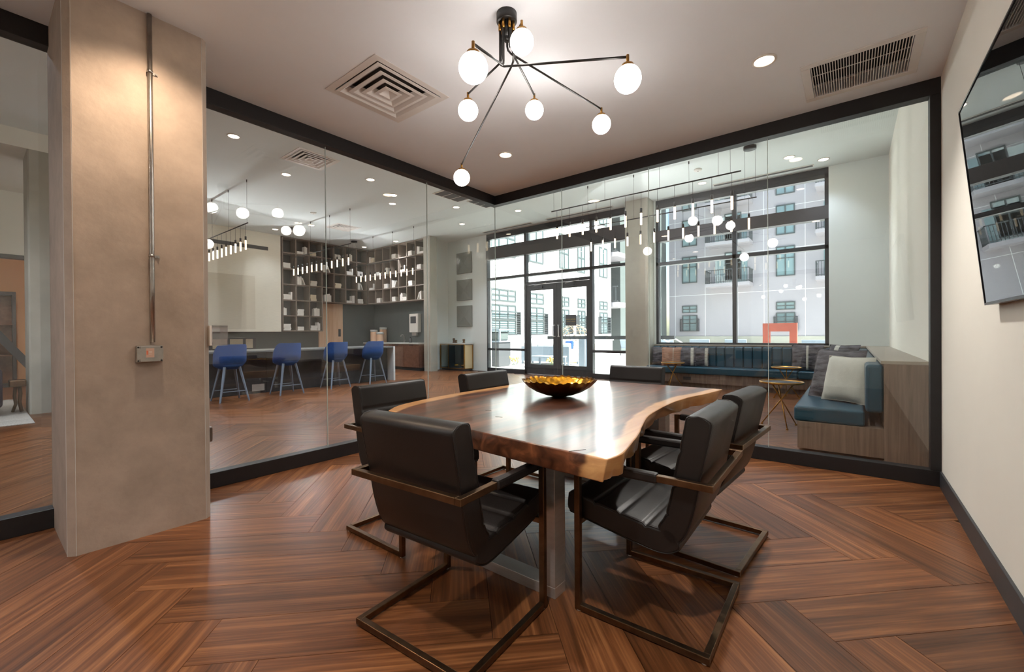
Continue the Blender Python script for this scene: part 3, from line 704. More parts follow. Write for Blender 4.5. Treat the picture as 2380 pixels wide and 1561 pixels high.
cushion('grey hide cushion with pale patch beside the concrete pillar', (-3.48, 10.05, .665), .43, R(-8), R(6), M['fur'], [(.3, .35, SB)], .06)
cushion('tan hide cushion between the grey ones at the bench left end', (-3.20, 9.885, .665), .43, R(-10), R(10), M['furb'], [(.2, .06, SB)], .06)
cushion('grey hide cushion with curved pale stripe right of the tan cushion', (-2.90, 9.985, .665), .43, R(-10), R(12), M['fur'], [(.55, .28, SB)], .06)
cushion('grey hide cushion with pale edge, rightmost of the left group', (-2.66, 10.07, .66), .42, R(-8), R(6), M['fur'], [(.75, .3, SB)], .055)

def tray_table(label, x, y, rz, h=.56, r=.245):
    t = thing('tray_table', label, 'side table', (x, y, 0), rz, 'tripod tray tables by the bench')
    MB().lathe([(1e-4,h-.012),(r-.01,h-.012),(r,h-.006),(r,h+.014),(r-.006,h+.014),(r-.008,h-.002),(1e-4,h-.002)], 36).build('tray', M['brass'], t)
    MB().lathe([(1e-4,h-.0015),(r-.012,h-.0015),(r-.012,h+.001),(1e-4,h+.001)], 36).build('tray_lining', M['pot'], t)
    for k in range(3):
        a = 2*math.pi*k/3+.5; b = a+math.pi
        lg = MB().cyl((.14*math.cos(b), .14*math.sin(b), h-.012), (.225*math.cos(a), .225*math.sin(a), .012), .009, .007, n=8).build('leg', M['brass'], t)
        MB().cyl((.225*math.cos(a), .225*math.sin(a), 0), (.225*math.cos(a), .225*math.sin(a), .016), .014, n=10).build('foot', M['brass'], lg)
tray_table('tripod tray table nearest the ivory cushion', -.70, 6.42, .4)
tray_table('tripod tray table in front of the striped hide cushion near the corner', -.93, 9.25, 1.2, .55)
tray_table('tripod tray table in front of the tan hide cushion', -3.02, 9.42, 2.0, .55)

# ------------------------------------------------------------------ linear pendants
def linear_pendant(label, x0, x1, y, can=None, nt_=12, anchors=(), z=3.51):
    t = thing('linear_pendant', label, 'pendant light', (x0, y, HL), group=None)
    MB().cyl((0,0,z-HL),(x1-x0,0,z-HL),.011,n=8).build('rod', M['blackm'], t)
    if can is not None:
        MB().lathe([(1e-4,0),(.10,0),(.10,-.05),(1e-4,-.05)], 24, (can-x0, 0, 0)).build('canopy', M['blackm'], t)
        for dx in (-.08, .08): MB().cyl((can-x0+dx,0,-.05),(can-x0+dx,0,z-HL),.0022,n=5).build('suspension_wire', M['blackm'], t)
    for ax in anchors:
        w_ = MB().cyl((ax-x0,0,0),(ax-x0,0,z-HL),.0022,n=5).build('suspension_wire', M['blackm'], t)
        MB().cyl((ax-x0,0,0),(ax-x0,0,-.05),.010,n=8).build('wire_anchor', M['blackm'], w_)
    for i in range(nt_):
        x = .12+i*(x1-x0-.24)/(nt_-1); zb = z-HL
        cp = MB().cyl((x,0,zb-.26),(x,0,zb-.34),.019,n=10).build('socket', M['blackm'], t)
        MB().cyl((x,0,zb),(x,0,zb-.26),.0028,n=5).build('cord', M['blackm'], cp)
        MB().cyl((x,0,zb-.34),(x,0,zb-.53),.0165,.0165,n=10).build('glow_tube', M['tube'], cp)
    for k in range(4):
        l = bpy.data.lights.new('lamp', 'POINT'); l.energy = 17.0; l.color = (.97, .97, 1); l.shadow_soft_size = 0
        o = bpy.data.objects.new('lamp', l); COL.objects.link(o); o.parent = t; o.location = ((k+.5)*(x1-x0)/4+.013, 0, z-HL-.44)
    return t
linear_pendant('black rod pendant with hanging glow tubes nearest the lounge glass', -4.45, -1.23, 6.87, -1.45, anchors=(-4.4,-3.35,-2.4))
linear_pendant('black rod pendant with hanging glow tubes closer to the lounge window', -4.53, -1.26, 8.37, -1.36, anchors=(-4.486,-3.447,-2.372))
linear_pendant('black rod pendant with glow tubes over the near end of the bar', -12.9, -9.68, 3.56, None, anchors=(-10.73,-9.72,-11.75))
linear_pendant('black rod pendant with glow tubes over the middle of the bar', -13.1, -9.90, 6.0, -13.08, anchors=(-11.96,-10.92,-9.93))
linear_pendant('black rod pendant with glow tubes in front of the sink-wall bookcase', -13.3, -10.08, 8.18, -13.3, anchors=(-12.2,-11.17,-10.14))

# ------------------------------------------------------------------ lobby downlights and diffusers
DL = [(-7.757,2.658,'above the bar end nearest the column'),(-8.802,3.937,'below the near square diffuser'),(-7.764,5.159,'right of the near square diffuser'),
      (-12.3,6.204,'left of the far square diffuser'),(-8.78,6.44,'lower of the pair by the second glass joint'),(-8.225,6.06,'upper of the pair by the second glass joint'),
      (-7.79,7.63,'beside the grey slot vents'),(-6.775,8.865,'right of the glass corner, above the doors'),(-4.92,9.37,'beside the concrete pillar'),
      (-2.49,9.755,'over the lounge window centre'),(-.883,9.34,'left of the pair at the lounge right end'),(-.394,9.863,'right of the pair at the lounge right end'),
      (-8.845,8.897,'in front of the art wall'),(-13.9,8.95,'in the bookcase corner'),(-12.23,9.1,'in front of the sink-wall bookcase')]
for x, y, w_ in DL:
    downlight('lobby downlight %s' % w_, x, y, HL, 30 if y > 9.3 or x < -13.5 else 150 if y < .5 else 120, SOFT, M['ledc'], .075, 'lobby ceiling downlights', spread=145 if y < .5 else 100)
for x, y, w_ in ((-13.6,5.75,'beside the grasscloth edge'),(-13.2,3.0,'added unseen to brighten the grasscloth, hidden by the column'),(-2.3,6.0,'nearest the lounge glass, hidden by the beam'),(-5.6,6.2,'hidden above the black beam corner'),(-6.0,2.0,'hidden behind the concrete column top'),(-6.25,.12,'left of the wide column top'),(-8.6,-1.4,'added out of view to brighten the lounge column')):  # grasscloth lamp and out-of-view lounge lamp are added, unseen, for brightness
    downlight('lobby downlight %s' % w_, x, y, HL, 30 if y > 9.3 or x < -13.5 else 150 if y < .5 else 120, SOFT, M['ledc'], .075, 'lobby ceiling downlights', spread=145 if y < .5 else 100)
downlight('lounge downlight left of the wide column', -13.7, .5, 4.12, 110, WARM, M['ledc'], .075)
diffuser('square white diffuser in the lobby ceiling nearest the glass', -8.09, -7.35, 3.51, 4.27, HL, M['white'])
diffuser('square white diffuser in the lobby ceiling near the bookcases', -12.22, -11.48, 6.55, 7.31, HL, M['white'])
def slot(label, x0, x1, y0, y1, nb):
    t = thing('slot_vent', label, 'air vent', ((x0+x1)/2, (y0+y1)/2, HL)); hx, hy = (x1-x0)/2, (y1-y0)/2
    B((-hx,-hy,-.012),(hx,hy,0)).build('frame', M['white'], t, .003)
    for k in range(nb):
        a = -hy+.012+k*(2*hy-.024)/nb; B((-hx+.02,a+.004,-.014),(hx-.02,a+(2*hy-.024)/nb-.004,-.0115)).build('slot', M['shelfback'], t)
slot('ceiling slot vent above the left half of the entrance window', -9.1, -7.2, 10.02, 10.14, 2)
slot('ceiling slot vent above the right half of the entrance window', -6.7, -4.7, 10.02, 10.14, 2)
slot('ceiling slot vent above the lounge window', -2.35, -.55, 10.02, 10.14, 2)
def grid_vent(label, x0, x1, y0, y1):
    t = thing('ceiling_vent', label, 'air vent', ((x0+x1)/2, (y0+y1)/2, HL)); hx, hy = (x1-x0)/2, (y1-y0)/2
    B((-hx,-hy,-.012),(hx,hy,0)).build('frame', M['white'], t, .003)
    for k in range(3):
        a = -hy+.03+k*(2*hy-.03)/3; B((-hx+.03,a,-.016),(hx-.03,a+(2*hy-.03)/3-.03,-.0115)).build('slot', M['shelfback'], t)
grid_vent('grey slotted vent nearer the glass corner, upper of two', -7.45, -7.05, 6.55, 7.35)
grid_vent('grey slotted vent nearer the glass corner, lower of two', -7.25, -6.95, 7.45, 8.15)
for x, y, w_ in ((-2.35,8.9,'over the lounge'),(-6.9,3.9,'beside the near diffuser'),(-11.0,5.6,'over the bar')):
    t = thing('smoke_detector', 'round white ceiling detector %s' % w_, 'smoke detector', (x, y, HL))
    MB().lathe([(1e-4,0),(.075,0),(.072,-.02),(.05,-.034),(1e-4,-.036)], 20).build('housing', M['white'], t); MB().lathe([(1e-4,-.036),(.012,-.036),(.01,-.04),(1e-4,-.041)], 10).build('lens', M['pot'], t)

# ------------------------------------------------------------------ wallpaper wall, bookcases
XB = -14.32
struct('wall_lobby_left', MB().box((XB-.55, 1.75, 0), (XB-.40, 10.55, HL)).box((-14.72, 9.90, 0), (-11.14, 10.55, HL)), M['greywall'], 'slate grey wall behind the bar and the sink counter', 'wall')
t = thing('grasscloth_panel', 'cream grasscloth wall panel beside the bookcase with a slot vent', 'wall panel', (XB-.4, 0, 0))
B((0, 1.8, 1.32), (.40, 6.21, HL-.002)).build('panel', M['wallpaper'], t, .003)
B((.4, 2.2, 1.40), (.404, 5.45, 3.02)).build('inset_panel', M['wallpaper2'], t)
sv = B((.4, 2.2, 3.86), (.41, 5.83, 3.97)).build('slot_vent', M['shelfback'], t)
for z in (3.875, 3.905, 3.935): B((.41, 2.25, z), (.414, 5.78, z+.012)).build('blade', M['frame'], sv)
t = thing('picture_frame', 'long framed panel under the grasscloth behind the blue stools', 'picture', (XB-.4, 5.05, .78))
B((0,-.7,0),(.03,.55,.36)).build('frame', M['pot'], t, .003)
for a, b in ((-.62,-.25),(-.17,.18),(.26,.46)): B((.03,a,.04),(.034,b,.32)).build('panel', M['wallpaper2'], t)
t = thing('slab_door', 'tan veneer door with black lock plate under the bookcase', 'door', (XB-.39, 8.08, 0))
B((-.008,-.45,.005),(.05,.45,2.33)).build('leaf', M['tan'], t, .003)
MB().box((.05,.27,1.15),(.065,.36,1.42)).build('lock_plate', M['pot'], t, .003)

def books_in(spec, place, lab, gname):
    # place(u, v, w, h, d, tilt): local box in the cell; u along cell width, v up
    i = 0; u = .03
    for tok in spec.split():
        k, nn = tok[0], int(tok[1]) if len(tok) > 1 and tok[1].isdigit() else 1
        cm = M['bookc'] if tok.endswith('c') else M['book']
        if k == 'S':
            wd = .20+.03*random.random()
            for q in range(nn): place(u+random.uniform(-.012,.012), q*.042, wd, .041, .17, 0, cm, lab('topmost of its stack' if q == nn-1 else 'lowest of its stack' if q == 0 else '%s up in its stack' % ORD[q], cm), gname)
            u += wd+.01
        elif k == 'U':
            for q in range(nn): place(u, 0, .045, .25+random.uniform(-.03,.03), .18, 0, cm, lab('standing %s from the left' % ORD[q] if nn > 1 else 'standing alone', cm), gname); u += .047
        elif k == 'L':
            place(u+.005, 0, .035, .24, .18, .38, cm, lab('leaning', cm), gname); u += .13
        elif k == '_': u += .03*nn
    return i
ORD = ['first','second','third','fourth','fifth','sixth','seventh']
def book_obj(Mtx, w, h, d, cm, label, g):
    m = MB(); c = .003
    m.box((0,0,0),(w,d,h))
    o = m.build('book', cm, None); o.matrix_world = Mtx; tag(o, label, 'book', g)
CW1 = (9.35-6.25)/7; RH = (4.39-1.33)/6
t = thing('bookcase', 'greige open cubby bookcase on the wall beside the grasscloth', 'bookcase', (XB-.38, 6.25, 0))
th = .035; dp = .38
for c in range(8):
    z0 = 1.33 if c <= 3 else 4.39-4*RH
    B((0, c*CW1-(th/2 if 0 < c < 7 else 0)-(th if c == 7 else 0), z0), (dp, c*CW1+(th/2 if 0 < c < 7 else 0)+(th if c == 0 else 0), 4.39)).build('upright', M['shelf'], t)
for r_ in range(7):
    z = 4.39-r_*RH; y1 = 7*CW1 if r_ <= 4 else 3*CW1
    B((0, 0, z-(th if r_ == 0 else th/2 if r_ < 6 else 0)), (dp, y1, z+(0 if r_ == 0 else th/2 if r_ < 6 else th))).build('shelf', M['shelf'], t)
MB().box((-.02, 0, 1.33), (-.001, 3*CW1, 4.39)).box((-.02, 3*CW1, 4.39-4*RH), (-.001, 7*CW1, 4.39)).build('back_board', M['shelfback'], t)
LB = [["","S2 _1 U2","S3c","","S4","L U2",""],["S4","","","U3 L","","S3 U1","S4"],["","U3 L","S4","","S4c","","U2 L"],["S4 U1","","S5c","_2 U5","","S2 U2","S4"],["U2","S5","_4 U4"],["S5","S3","S4 U2"]]
for ri, row in enumerate(LB):
    for ci, sp in enumerate(row):
        if not sp: continue
        z0 = 4.39-(ri+1)*RH+th/2+.001+(th/2 if ri == 5 else 0); y0 = 6.25+ci*CW1+th/2
        def place(u, v, w, h, d, tilt, cm, label, g, z0=z0, y0=y0):
            Mx = Matrix.Translation((XB-.02-d, y0+u+(h*math.sin(tilt)*.0), z0+v)) @ Matrix.Rotation(R(90), 4, 'Z')
            Mx = Matrix.Translation((XB-.02, y0+u, z0+v)) @ Matrix.Rotation(R(90), 4, 'Z')
            if tilt: Mx = Matrix.Translation((XB-.02, y0+u+h*math.sin(tilt), z0+v+.001)) @ Matrix.Rotation(R(90), 4, 'Z') @ Matrix.Rotation(-tilt, 4, 'Y')
            book_obj(Mx, w, h, d, cm, label, g)
        lab = lambda s_, cm, ri=ri, ci=ci: '%s book %s, %s shelf down, %s bay from the grasscloth' % ('cream' if cm is M['bookc'] else 'white', s_, ORD[ri], ORD[ci])
        books_in(sp, place, lab, 'books in the grasscloth-side bookcase, shelf %d bay %d' % (ri+1, ci+1))
CW2 = (14.30-11.06)/7
t = thing('bookcase', 'greige open cubby bookcase above the sink counter', 'bookcase', (XB+.02, 9.35, 0))
zb = 4.39-4*RH
for c in range(8): B((c*CW2-(th/2 if 0 < c < 7 else 0)-(th if c == 7 else 0), 0, zb), (c*CW2+(th/2 if 0 < c < 7 else 0)+(th if c == 0 else 0), dp, 4.39)).build('upright', M['shelf'], t)
for r_ in range(5):
    z = 4.39-r_*RH; B((0, 0, z-(th if r_ == 0 else th/2 if r_ < 4 else 0)), (7*CW2, dp, z+(0 if r_ == 0 else th/2 if r_ < 4 else th))).build('shelf', M['shelf'], t)
B((0, dp+.001, zb), (7*CW2, dp+.02, 4.39)).build('back_board', M['greywall'], t)
RB = [["U2 S4c","","","S4","","S4","U3 S2"],["","S3","L U2","","S2 U1","","S4"],["S2 U1","","S4","U3 L","","S4",""],["","S4","","S4","U3 S3","","L U2"]]
for ri, row in enumerate(RB):
    for ci, sp in enumerate(row):
        if not sp: continue
        z0 = 4.39-(ri+1)*RH+th/2+.001+(th/2 if ri == 3 else 0); x0 = XB+.02+ci*CW2+th/2
        def place(u, v, w, h, d, tilt, cm, label, g, z0=z0, x0=x0):
            Mx = Matrix.Translation((x0+u, 9.38, z0+v))
            if tilt: Mx = Matrix.Translation((x0+u, 9.38, z0+v+.012)) @ Matrix.Rotation(tilt, 4, 'Y')
            book_obj(Mx, w, h, d, cm, label, g)
        lab = lambda s_, cm, ri=ri, ci=ci: '%s book %s, %s shelf down, %s bay from the corner' % ('cream' if cm is M['bookc'] else 'white', s_, ORD[ri], ORD[ci])
        books_in(sp, place, lab, 'books in the sink-side bookcase, shelf %d bay %d' % (ri+1, ci+1))
# ------------------------------------------------------------------ sink counter, canisters, dispenser
t = thing('sink_cabinet', 'low umber veneer cabinet run with doors under the sink counter', 'cabinet', (-14.3, 9.17, 0))
B((0,.03,.10),(3.15,.70,.88)).build('body', M['brownlam'], t); B((0,.06,0),(3.15,.68,.10)).build('toe_kick', M['frame'], t)
for k in range(4):
    d = B((k*.7875+.004,.0,.11),(k*.7875+.783,.03,.87)).build('door', M['brownlam'], t, .003); B((k*.7875+.3,-.012,.835),(k*.7875+.5,0,.85)).build('pull', M['frame'], d)
tag(B((-14.32, 9.14, .88), (-11.14, 9.895, .92)).build('counter_top', M['quartz'], None, .003), 'pale stone counter top on the umber sink cabinets', 'counter top')
for x, y, h, r, w_ in ((-14.15,9.50,.47,.13,'left of the three, beside the corner'),(-13.85,9.70,.56,.13,'tallest of the three, at the back'),(-13.70,9.45,.38,.13,'shortest of the three, at the right')):
    t = thing('canister', 'tan ribbed canister with pale lid, %s' % w_, 'canister', (x, y, .92))
    MB().lathe([(1e-4,0),(r,0),(r*1.03,.02),(r,.04)]+[(r*(1.012 if i % 2 else 1), .04+i*.02) for i in range(int((h-.12)/.02))]+[(r,h-.08),(1e-4,h-.08)], 20).build('jar', M['copper'], t)
    MB().lathe([(1e-4,h-.08),(r*1.05,h-.08),(r*1.05,h-.01),(r*.98,h),(1e-4,h)], 20).build('lid', M['quartz'], t)
t = thing('towel_dispenser', 'white wall dispenser with dark window above the sink counter', 'dispenser', (-12.13, 9.9, 1.28))
B((-.24,-.16,0),(.24,0,.66)).build('housing', M['white'], t, .02); B((-.16,-.165,.32),(.14,-.158,.56)).build('window', M['pot'], t, .003); MB().box((-.12,-.14,-.12),(.12,-.04,0)).build('outlet', M['steel'], t, .01)
t = thing('soap_dispenser', 'clear soap bottle with black pump standing below the wall dispenser', 'soap dispenser', (-12.05, 9.55, .92))
MB().lathe([(1e-4,0),(.05,0),(.052,.01),(.052,.13),(.03,.16),(.018,.165),(1e-4,.165)], 18).build('bottle', M['pot'], t); MB().cyl((0,0,.165),(0,0,.21),.012,n=10).bar((0,0,.21),(-.07,0,.205),.014,.012).build('pump', M['blackm'], t)
t = thing('sink_faucet', 'slim chrome gooseneck faucet on the sink counter', 'faucet', (-12.6, 9.7, .92))
MB().tube([(0,0,0),(0,0,.22),(0,-.03,.27),(0,-.09,.28),(0,-.14,.25),(0,-.145,.21)], .012, 8).build('spout', M['steel'], t); MB().cyl((0,0,0),(0,0,.03),.025,n=12).bar((.0,0,.06),(.07,0,.09),.012,.012).build('lever', M['steel'], t)

# ------------------------------------------------------------------ bar and stools
t = thing('bar_counter', 'long black marble bar with pale stone edges behind the blue stools', 'bar', (-9.72, 0, 0))
for a, b in ((.9,2.4),(2.404,3.9),(3.904,5.4),(5.404,6.93)): B((-.9,a,0),(0,b,.86)).build('front_panel', M['marble'], t, .002)
M['greystone'] = pm('grey_stone', lin(98,98,95), .3, var=.08, scale=6)
B((-1.0,.9,.862),(.26,6.93,.895)).build('top', M['greystone'], t, .003); B((-1.0,6.932,0),(.26,6.985,.895)).build('waterfall_end', M['quartz'], t, .003)
B((.001,3.62,.05),(.008,3.86,.19)).build('vent_cover', M['steel'], t)
def stool():
    t = thing('bar_stool', 'x', 'bar stool', group='blue bar stools along the black bar')
    n = 22; rows = []
    def cut(i):
        a = -R(118)+2*R(118)*i/n; return a
    # bucket: shell around the back (local -Y), open to +Y
    def shell(off):
        R_ = []
        for lv in range(9):
            f = lv/8; row = []
            for i in range(n+1):
                a = cut(i); side = abs(i/n*2-1)
                top = .40*(1-max(0, side-.50)/.5*.72)
                r = (.125+.125*min(1, f*2.6)**.6)-off; z = .585+f*(top+.06)
                row.append((r*math.sin(a)*1.06, -r*math.cos(a)*.95-.02*f, z))
            R_.append(row)
        return R_
    o_, i_ = shell(0), shell(.028)
    m = MB(); m.grid(o_); m.grid([list(reversed(r_)) for r_ in i_]); m.grid([o_[-1], i_[-1]]); m.grid([[r_[0] for r_ in i_],[r_[0] for r_ in o_]]); m.grid([[r_[-1] for r_ in o_],[r_[-1] for r_ in i_]])
    m.build('back_shell', M['blue'], t)
    MB().lathe([(1e-4,.588),(.10,.59),(.165,.615),(.205,.66),(.20,.69),(.15,.705),(1e-4,.71)], 28).build('seat', M['blue'], t)
    P4 = []
    for sx, sy in ((-1,-1),(1,-1),(1,1),(-1,1)):
        a, b = Vector((sx*.12, sy*.12, .63)), Vector((sx*.235, sy*.235, 0)); P4.append((a, b))
        MB().bar(a, b, .044, .030, w1=.024, h1=.018).build('leg', M['graph'], t)
    for k in range(4):
        p, q = P4[k][0].lerp(P4[k][1], .70), P4[(k+1) % 4][0].lerp(P4[(k+1) % 4][1], .70)
        if k in (0, 2): MB().bar(p, q, .02, .014).build('foot_rail', M['graph'], t)
    return t
st = stool()
for i, (x, y, lab) in enumerate(((-9.02,2.99,'blue upholstered bar stool nearest the concrete column'),(-9.15,4.07,'second blue bar stool from the concrete column'),(-9.30,5.22,'third blue bar stool from the concrete column, behind the glass joint'),(-9.38,6.25,'blue bar stool at the far pale end of the bar'))):
    o = st if i == 0 else copy_tree(st); o.location = (x, y, 0); o.rotation_euler = (0, 0, R(90)); o['label'] = lab

# ------------------------------------------------------------------ console fireplace, art
t = thing('console_fireplace', 'low glass-fronted console with gold frame and white top', 'console', (-11.0, 9.97, 0))
M['navyblk'] = pm('dark_navy_lining', lin(22,28,36), .4)
B((.0,-.01,.87),(1.18,.41,.91)).build('top', M['quartz'], t, .003)
MB().box((0,.38,.10),(1.12,.41,.87)).box((0,.03,.08),(1.12,.38,.10)).build('cavity', M['navyblk'], t); B((.0,.0,.08),(1.12,.012,.87)).build('glass_front', M['wglass'], t)
for a, b in (((0,-.01,.06),(1.15,.03,.085)),((0,-.01,.85),(1.15,.03,.87)),((0,-.01,.085),(.025,.03,.85)),((.38,-.01,.085),(.395,.03,.85)),((1.12,-.01,.085),(1.15,.03,.85)),((1.125,.36,.085),(1.155,.41,.85)),((1.125,.03,.06),(1.155,.41,.085))): B(a, b).build('frame_bar', M['brass'], t)
B((1.12,.03,.085),(1.15,.36,.85)).build('side_panel', M['cream_panel'], t); B((.02,.05,0),(1.10,.40,.08)).build('plinth', M['pot'], t)
for x, w_ in ((.62,'left'),(.93,'right')):
    q = thing('gold_bowl', 'small gold bowl behind the console glass at the %s' % w_, 'bowl', (-11.0+x, 10.16, .101))
    MB().lathe([(1e-4,0),(.05,0),(.09,.04),(.10,.09),(.085,.10),(.075,.05),(1e-4,.02)], 20).build('bowl', M['gold'], q); MB().bar((.09,0,.08),(.16,0,.10),.02,.014).build('handle', M['gold'], q)
for x, h, w_ in ((-10.52,.16,'tallest, at the left'),(-10.42,.10,'shortest, in the middle'),(-10.05,.13,'alone at the right')):
    q = thing('candle_holder', 'small mottled metal candle holder on the console, %s' % w_, 'candle holder', (x, 10.15, .91))
    MB().lathe([(1e-4,0),(.045,0),(.05,.01),(.03,h*.35),(.045,h*.7),(.04,h),(.03,h),(.03,h*.8),(1e-4,h*.78)], 14).build('cup', M['bronze'], q); MB().cyl((0,0,h*.78),(0,0,h*.95),.02,n=10).build('candle', M['cush'], q)
for z, w_ in ((3.25,'top'),(2.34,'middle'),(1.46,'bottom')):
    q = thing('woven_wall_panel', 'square grey woven art panel on the pale wall, %s of three' % w_, 'wall art', (-10.23, YF+.05, z))
    B((-.345,-.05,0),(.345,0,.70)).build('board', M['art'], q, .006)
    for k in range(13):
        s_ = k*.026+.006; m = MB()
        for a, b in (((-.345+s_,0),( .345-s_,0)),): pass
        x0, x1, z0, z1 = -.345+s_, .345-s_, s_, .70-s_
        m.box((x0,-.054,z0),(x1,-.05,z0+.014)).box((x0,-.054,z1-.014),(x1,-.05,z1)).box((x0,-.054,z0+.014),(x0+.014,-.05,z1-.014)).box((x1-.014,-.054,z0+.014),(x1,-.05,z1-.014)); m.build('cord_ring', M['art'], q)

# ------------------------------------------------------------------ lounge left of the column
struct('wall_lounge', MB().box((-13.35, .86, 0), (-13.2, 1.75, 4.12)).box((-13.35, -3.2, 2.86), (-13.2, .86, 4.12)), M['wall'], 'pale wall with a wide opening behind the lounge', 'wall')
struct('wall_corridor', MB().box((-16.4, -3.2, 0), (-16.25, 1.75, 4.12)).box((-16.25, 1.6, 0), (-13.35, 1.75, 4.12)), M['orangewall'], 'warm tan corridor wall beyond the lounge opening', 'wall')
struct('trim_1', MB().box((-13.36, -3.2, 2.78), (-13.19, .86, 2.86)).box((-13.36, .80, 0), (-13.19, .86, 2.78)), M['frame'], 'dark metal trim around the lounge opening', 'trim')
struct('baseboard_corridor', B((-16.25, .75, 0), (-16.235, 1.6, .12)), M['frame'], 'dark baseboard along the tan corridor wall', 'baseboard')
t = thing('display_cabinet', 'dark framed glass display cabinet in the tan corridor', 'cabinet', (-16.22, .22, 0))
for a, b in (((0,-.6,0),(.30,-.54,2.3)),((0,.44,0),(.30,.5,2.3)),((0,-.54,2.22),(.3,.44,2.3)),((0,-.54,0),(.3,.44,.08))): B(a, b).build('frame', M['pot'], t)
for z in (.75, 1.05, 1.5): B((.02,-.54,z),(.28,.44,z+.025)).build('shelf', M['brownlam'], t)
B((.0,-.54,.08),(.015,.44,2.22)).build('back', M['brownlam'], t)
for y, z, h in ((-.2,.776,.14),(.05,.776,.10),(.25,1.076,.16),(.0,1.526,.2)):
    q = thing('cabinet_ornament', 'small brass ornament %s in the corridor cabinet' % ('on the lower shelf, taller' if h == .14 else 'on the lower shelf, shorter' if h == .10 else 'on the middle shelf' if h == .16 else 'on the upper shelf'), 'ornament', (-16.08, .22+y, z))
    MB().lathe([(1e-4,0),(.05,0),(.03,h*.3),(.06,h*.7),(.02,h),(1e-4,h)], 14).build('body', M['brass'], q); MB().sphere((0,0,h+.015), .02, 10, 6).build('knob', M['brass'], q)
t = thing('diagonal_brace', 'dark diagonal steel brace crossing the lounge opening', 'brace', (-13.0, .0, 0))
MB().bar((0,-.75,3.0),(0,.80,.55),.06,.13).build('beam', M['pot'], t); B((-.06,.74,0),(.06,.86,.62)).build('foot_plate', M['pot'], t)
t = thing('navy_sofa', 'navy velvet channelled sofa end on the pale rug', 'sofa', (-10.65, -.79, 0.015))
B((-.5,-1.1,.10),(.62,1.08,.44)).build('base', M['navy'], t, .05, seg=3); B((-.5,.86,.12),(.70,1.10,.72)).build('arm', M['navy'], t, .06, seg=3)
for k in range(5): B((.62,-1.08+k*.39,.12),(.80,-1.08+k*.39+.385,.74)).build('back_channel', M['navy'], t, .06, seg=3)
for x in (-.42,.66):
    for y in (-1.0,1.0): MB().cyl((x,y,0),(x,y,.11),.025,n=10).build('foot', M['brass'], t)
tag(B((-12.6,-2.6,.0),(-8.93,.565,.014)).build('area_rug', M['rug'], None, .004), 'pale speckled rug under the navy sofa', 'rug')
t = thing('bronze_stand', 'small bronze side stand beside the concrete column and sofa', 'side table', (-10.32, .47, .03))
B((-.12,-.09,.40),(.12,.09,.50)).build('top', M['bronze'], t, .01); MB().tube([(0,.02,.40),(.02,.03,.28),(-.01,.02,.15),(.03,.04,.0)], .022, 8).tube([(.0,-.02,.40),(-.02,-.03,.25),(.02,-.02,.12),(-.02,-.05,0)], .02, 8).build('twisted_leg', M['bronze'], t)

# ------------------------------------------------------------------ exterior: ground and buildings
tag(B((-45, YF+.25, -.3), (40, 70, -.03)).build('ground', M['pave'], None), 'bright pale courtyard paving outside the windows', 'paving', kind='structure')
def window_unit(parent, w, h, org, ux, nrm, cols=2, split=.45, depth=.06, balc=False, transom=False):
    # org: lower left corner, ux: unit vector along width, nrm: outward normal
    org, ux, nrm = Vector(org), Vector(ux), Vector(nrm); up = Vector((0,0,1))
    def bx(u0, u1, v0, v1, d0, d1):
        m = MB(); pts = [org+ux*u+up*v+nrm*d for d in (d0, d1) for u, v in ((u0,v0),(u1,v0),(u1,v1),(u0,v1))]
        return m.add(pts, [(0,1,2,3),(4,7,6,5),(0,4,5,1),(1,5,6,2),(2,6,7,3),(3,7,4,0)])
    fr = MB(); fw = .07
    for q in (bx(0,fw,0,h,0,depth), bx(w-fw,w,0,h,0,depth), bx(fw,w-fw,0,fw,0,depth), bx(fw,w-fw,h-fw,h,0,depth)): fr.add(q.v, q.f)
    for c in range(1, cols):
        q = bx(w*c/cols-fw/2, w*c/cols+fw/2, fw, h-fw, 0, depth); fr.add(q.v, q.f)
    q = bx(fw, w-fw, h*split-fw/2, h*split+fw/2, 0, depth*.9); fr.add(q.v, q.f)
    f = fr.build('window', M['extframe'], parent)
    for c in range(cols):
        for v0, v1 in ((fw, h*split-fw/2), (h*split+fw/2, h-fw)):
            bx(w*c/cols+fw/2, w*(c+1)/cols-fw/2, v0, v1, .005, .03).build('pane', M['extglass'], f)
    if balc:
        b = MB(); hh = 1.05
        for q in (bx(-.15,w+.15,hh-.05,hh,depth+.1,depth+.15), bx(-.15,w+.15,0,.05,depth+.1,depth+.15), bx(-.15,-.10,0,hh,0,depth+.15), bx(w+.10,w+.15,0,hh,0,depth+.15)): b.add(q.v, q.f)
        for k in range(9):
            q = bx(-.1,w+.1,.11+k*.1,.13+k*.1,depth+.11,depth+.13); b.add(q.v, q.f)
        b.build('balconette', M['rail'], parent)
bl = thing('apartment_building', 'sunlit white apartment wing seen through the entrance doors', 'building', (0, 0, 0))
B((-24, 11.6, -.05), (-12.0, 25.4, 16)).build('wall', M['render'], bl)
B((-12.0, 11.6, -.05), (-11.93, 25.4, .75)).build('plinth', M['render'], bl); B((-11.93, 11.6, .75), (-11.86, 25.45, .87)).build('plinth_cap', M['render'], bl)
for z in (4.15, 7.4, 10.6): B((-12.0, 11.6, z), (-11.995, 25.4, z+.02)).build('joint', M['renderg'], bl)
for y in (13.2,16.0,18.4,20.7,22.7): B((-12.0, y, .87), (-11.995, y+.02, 16)).build('joint', M['renderg'], bl)
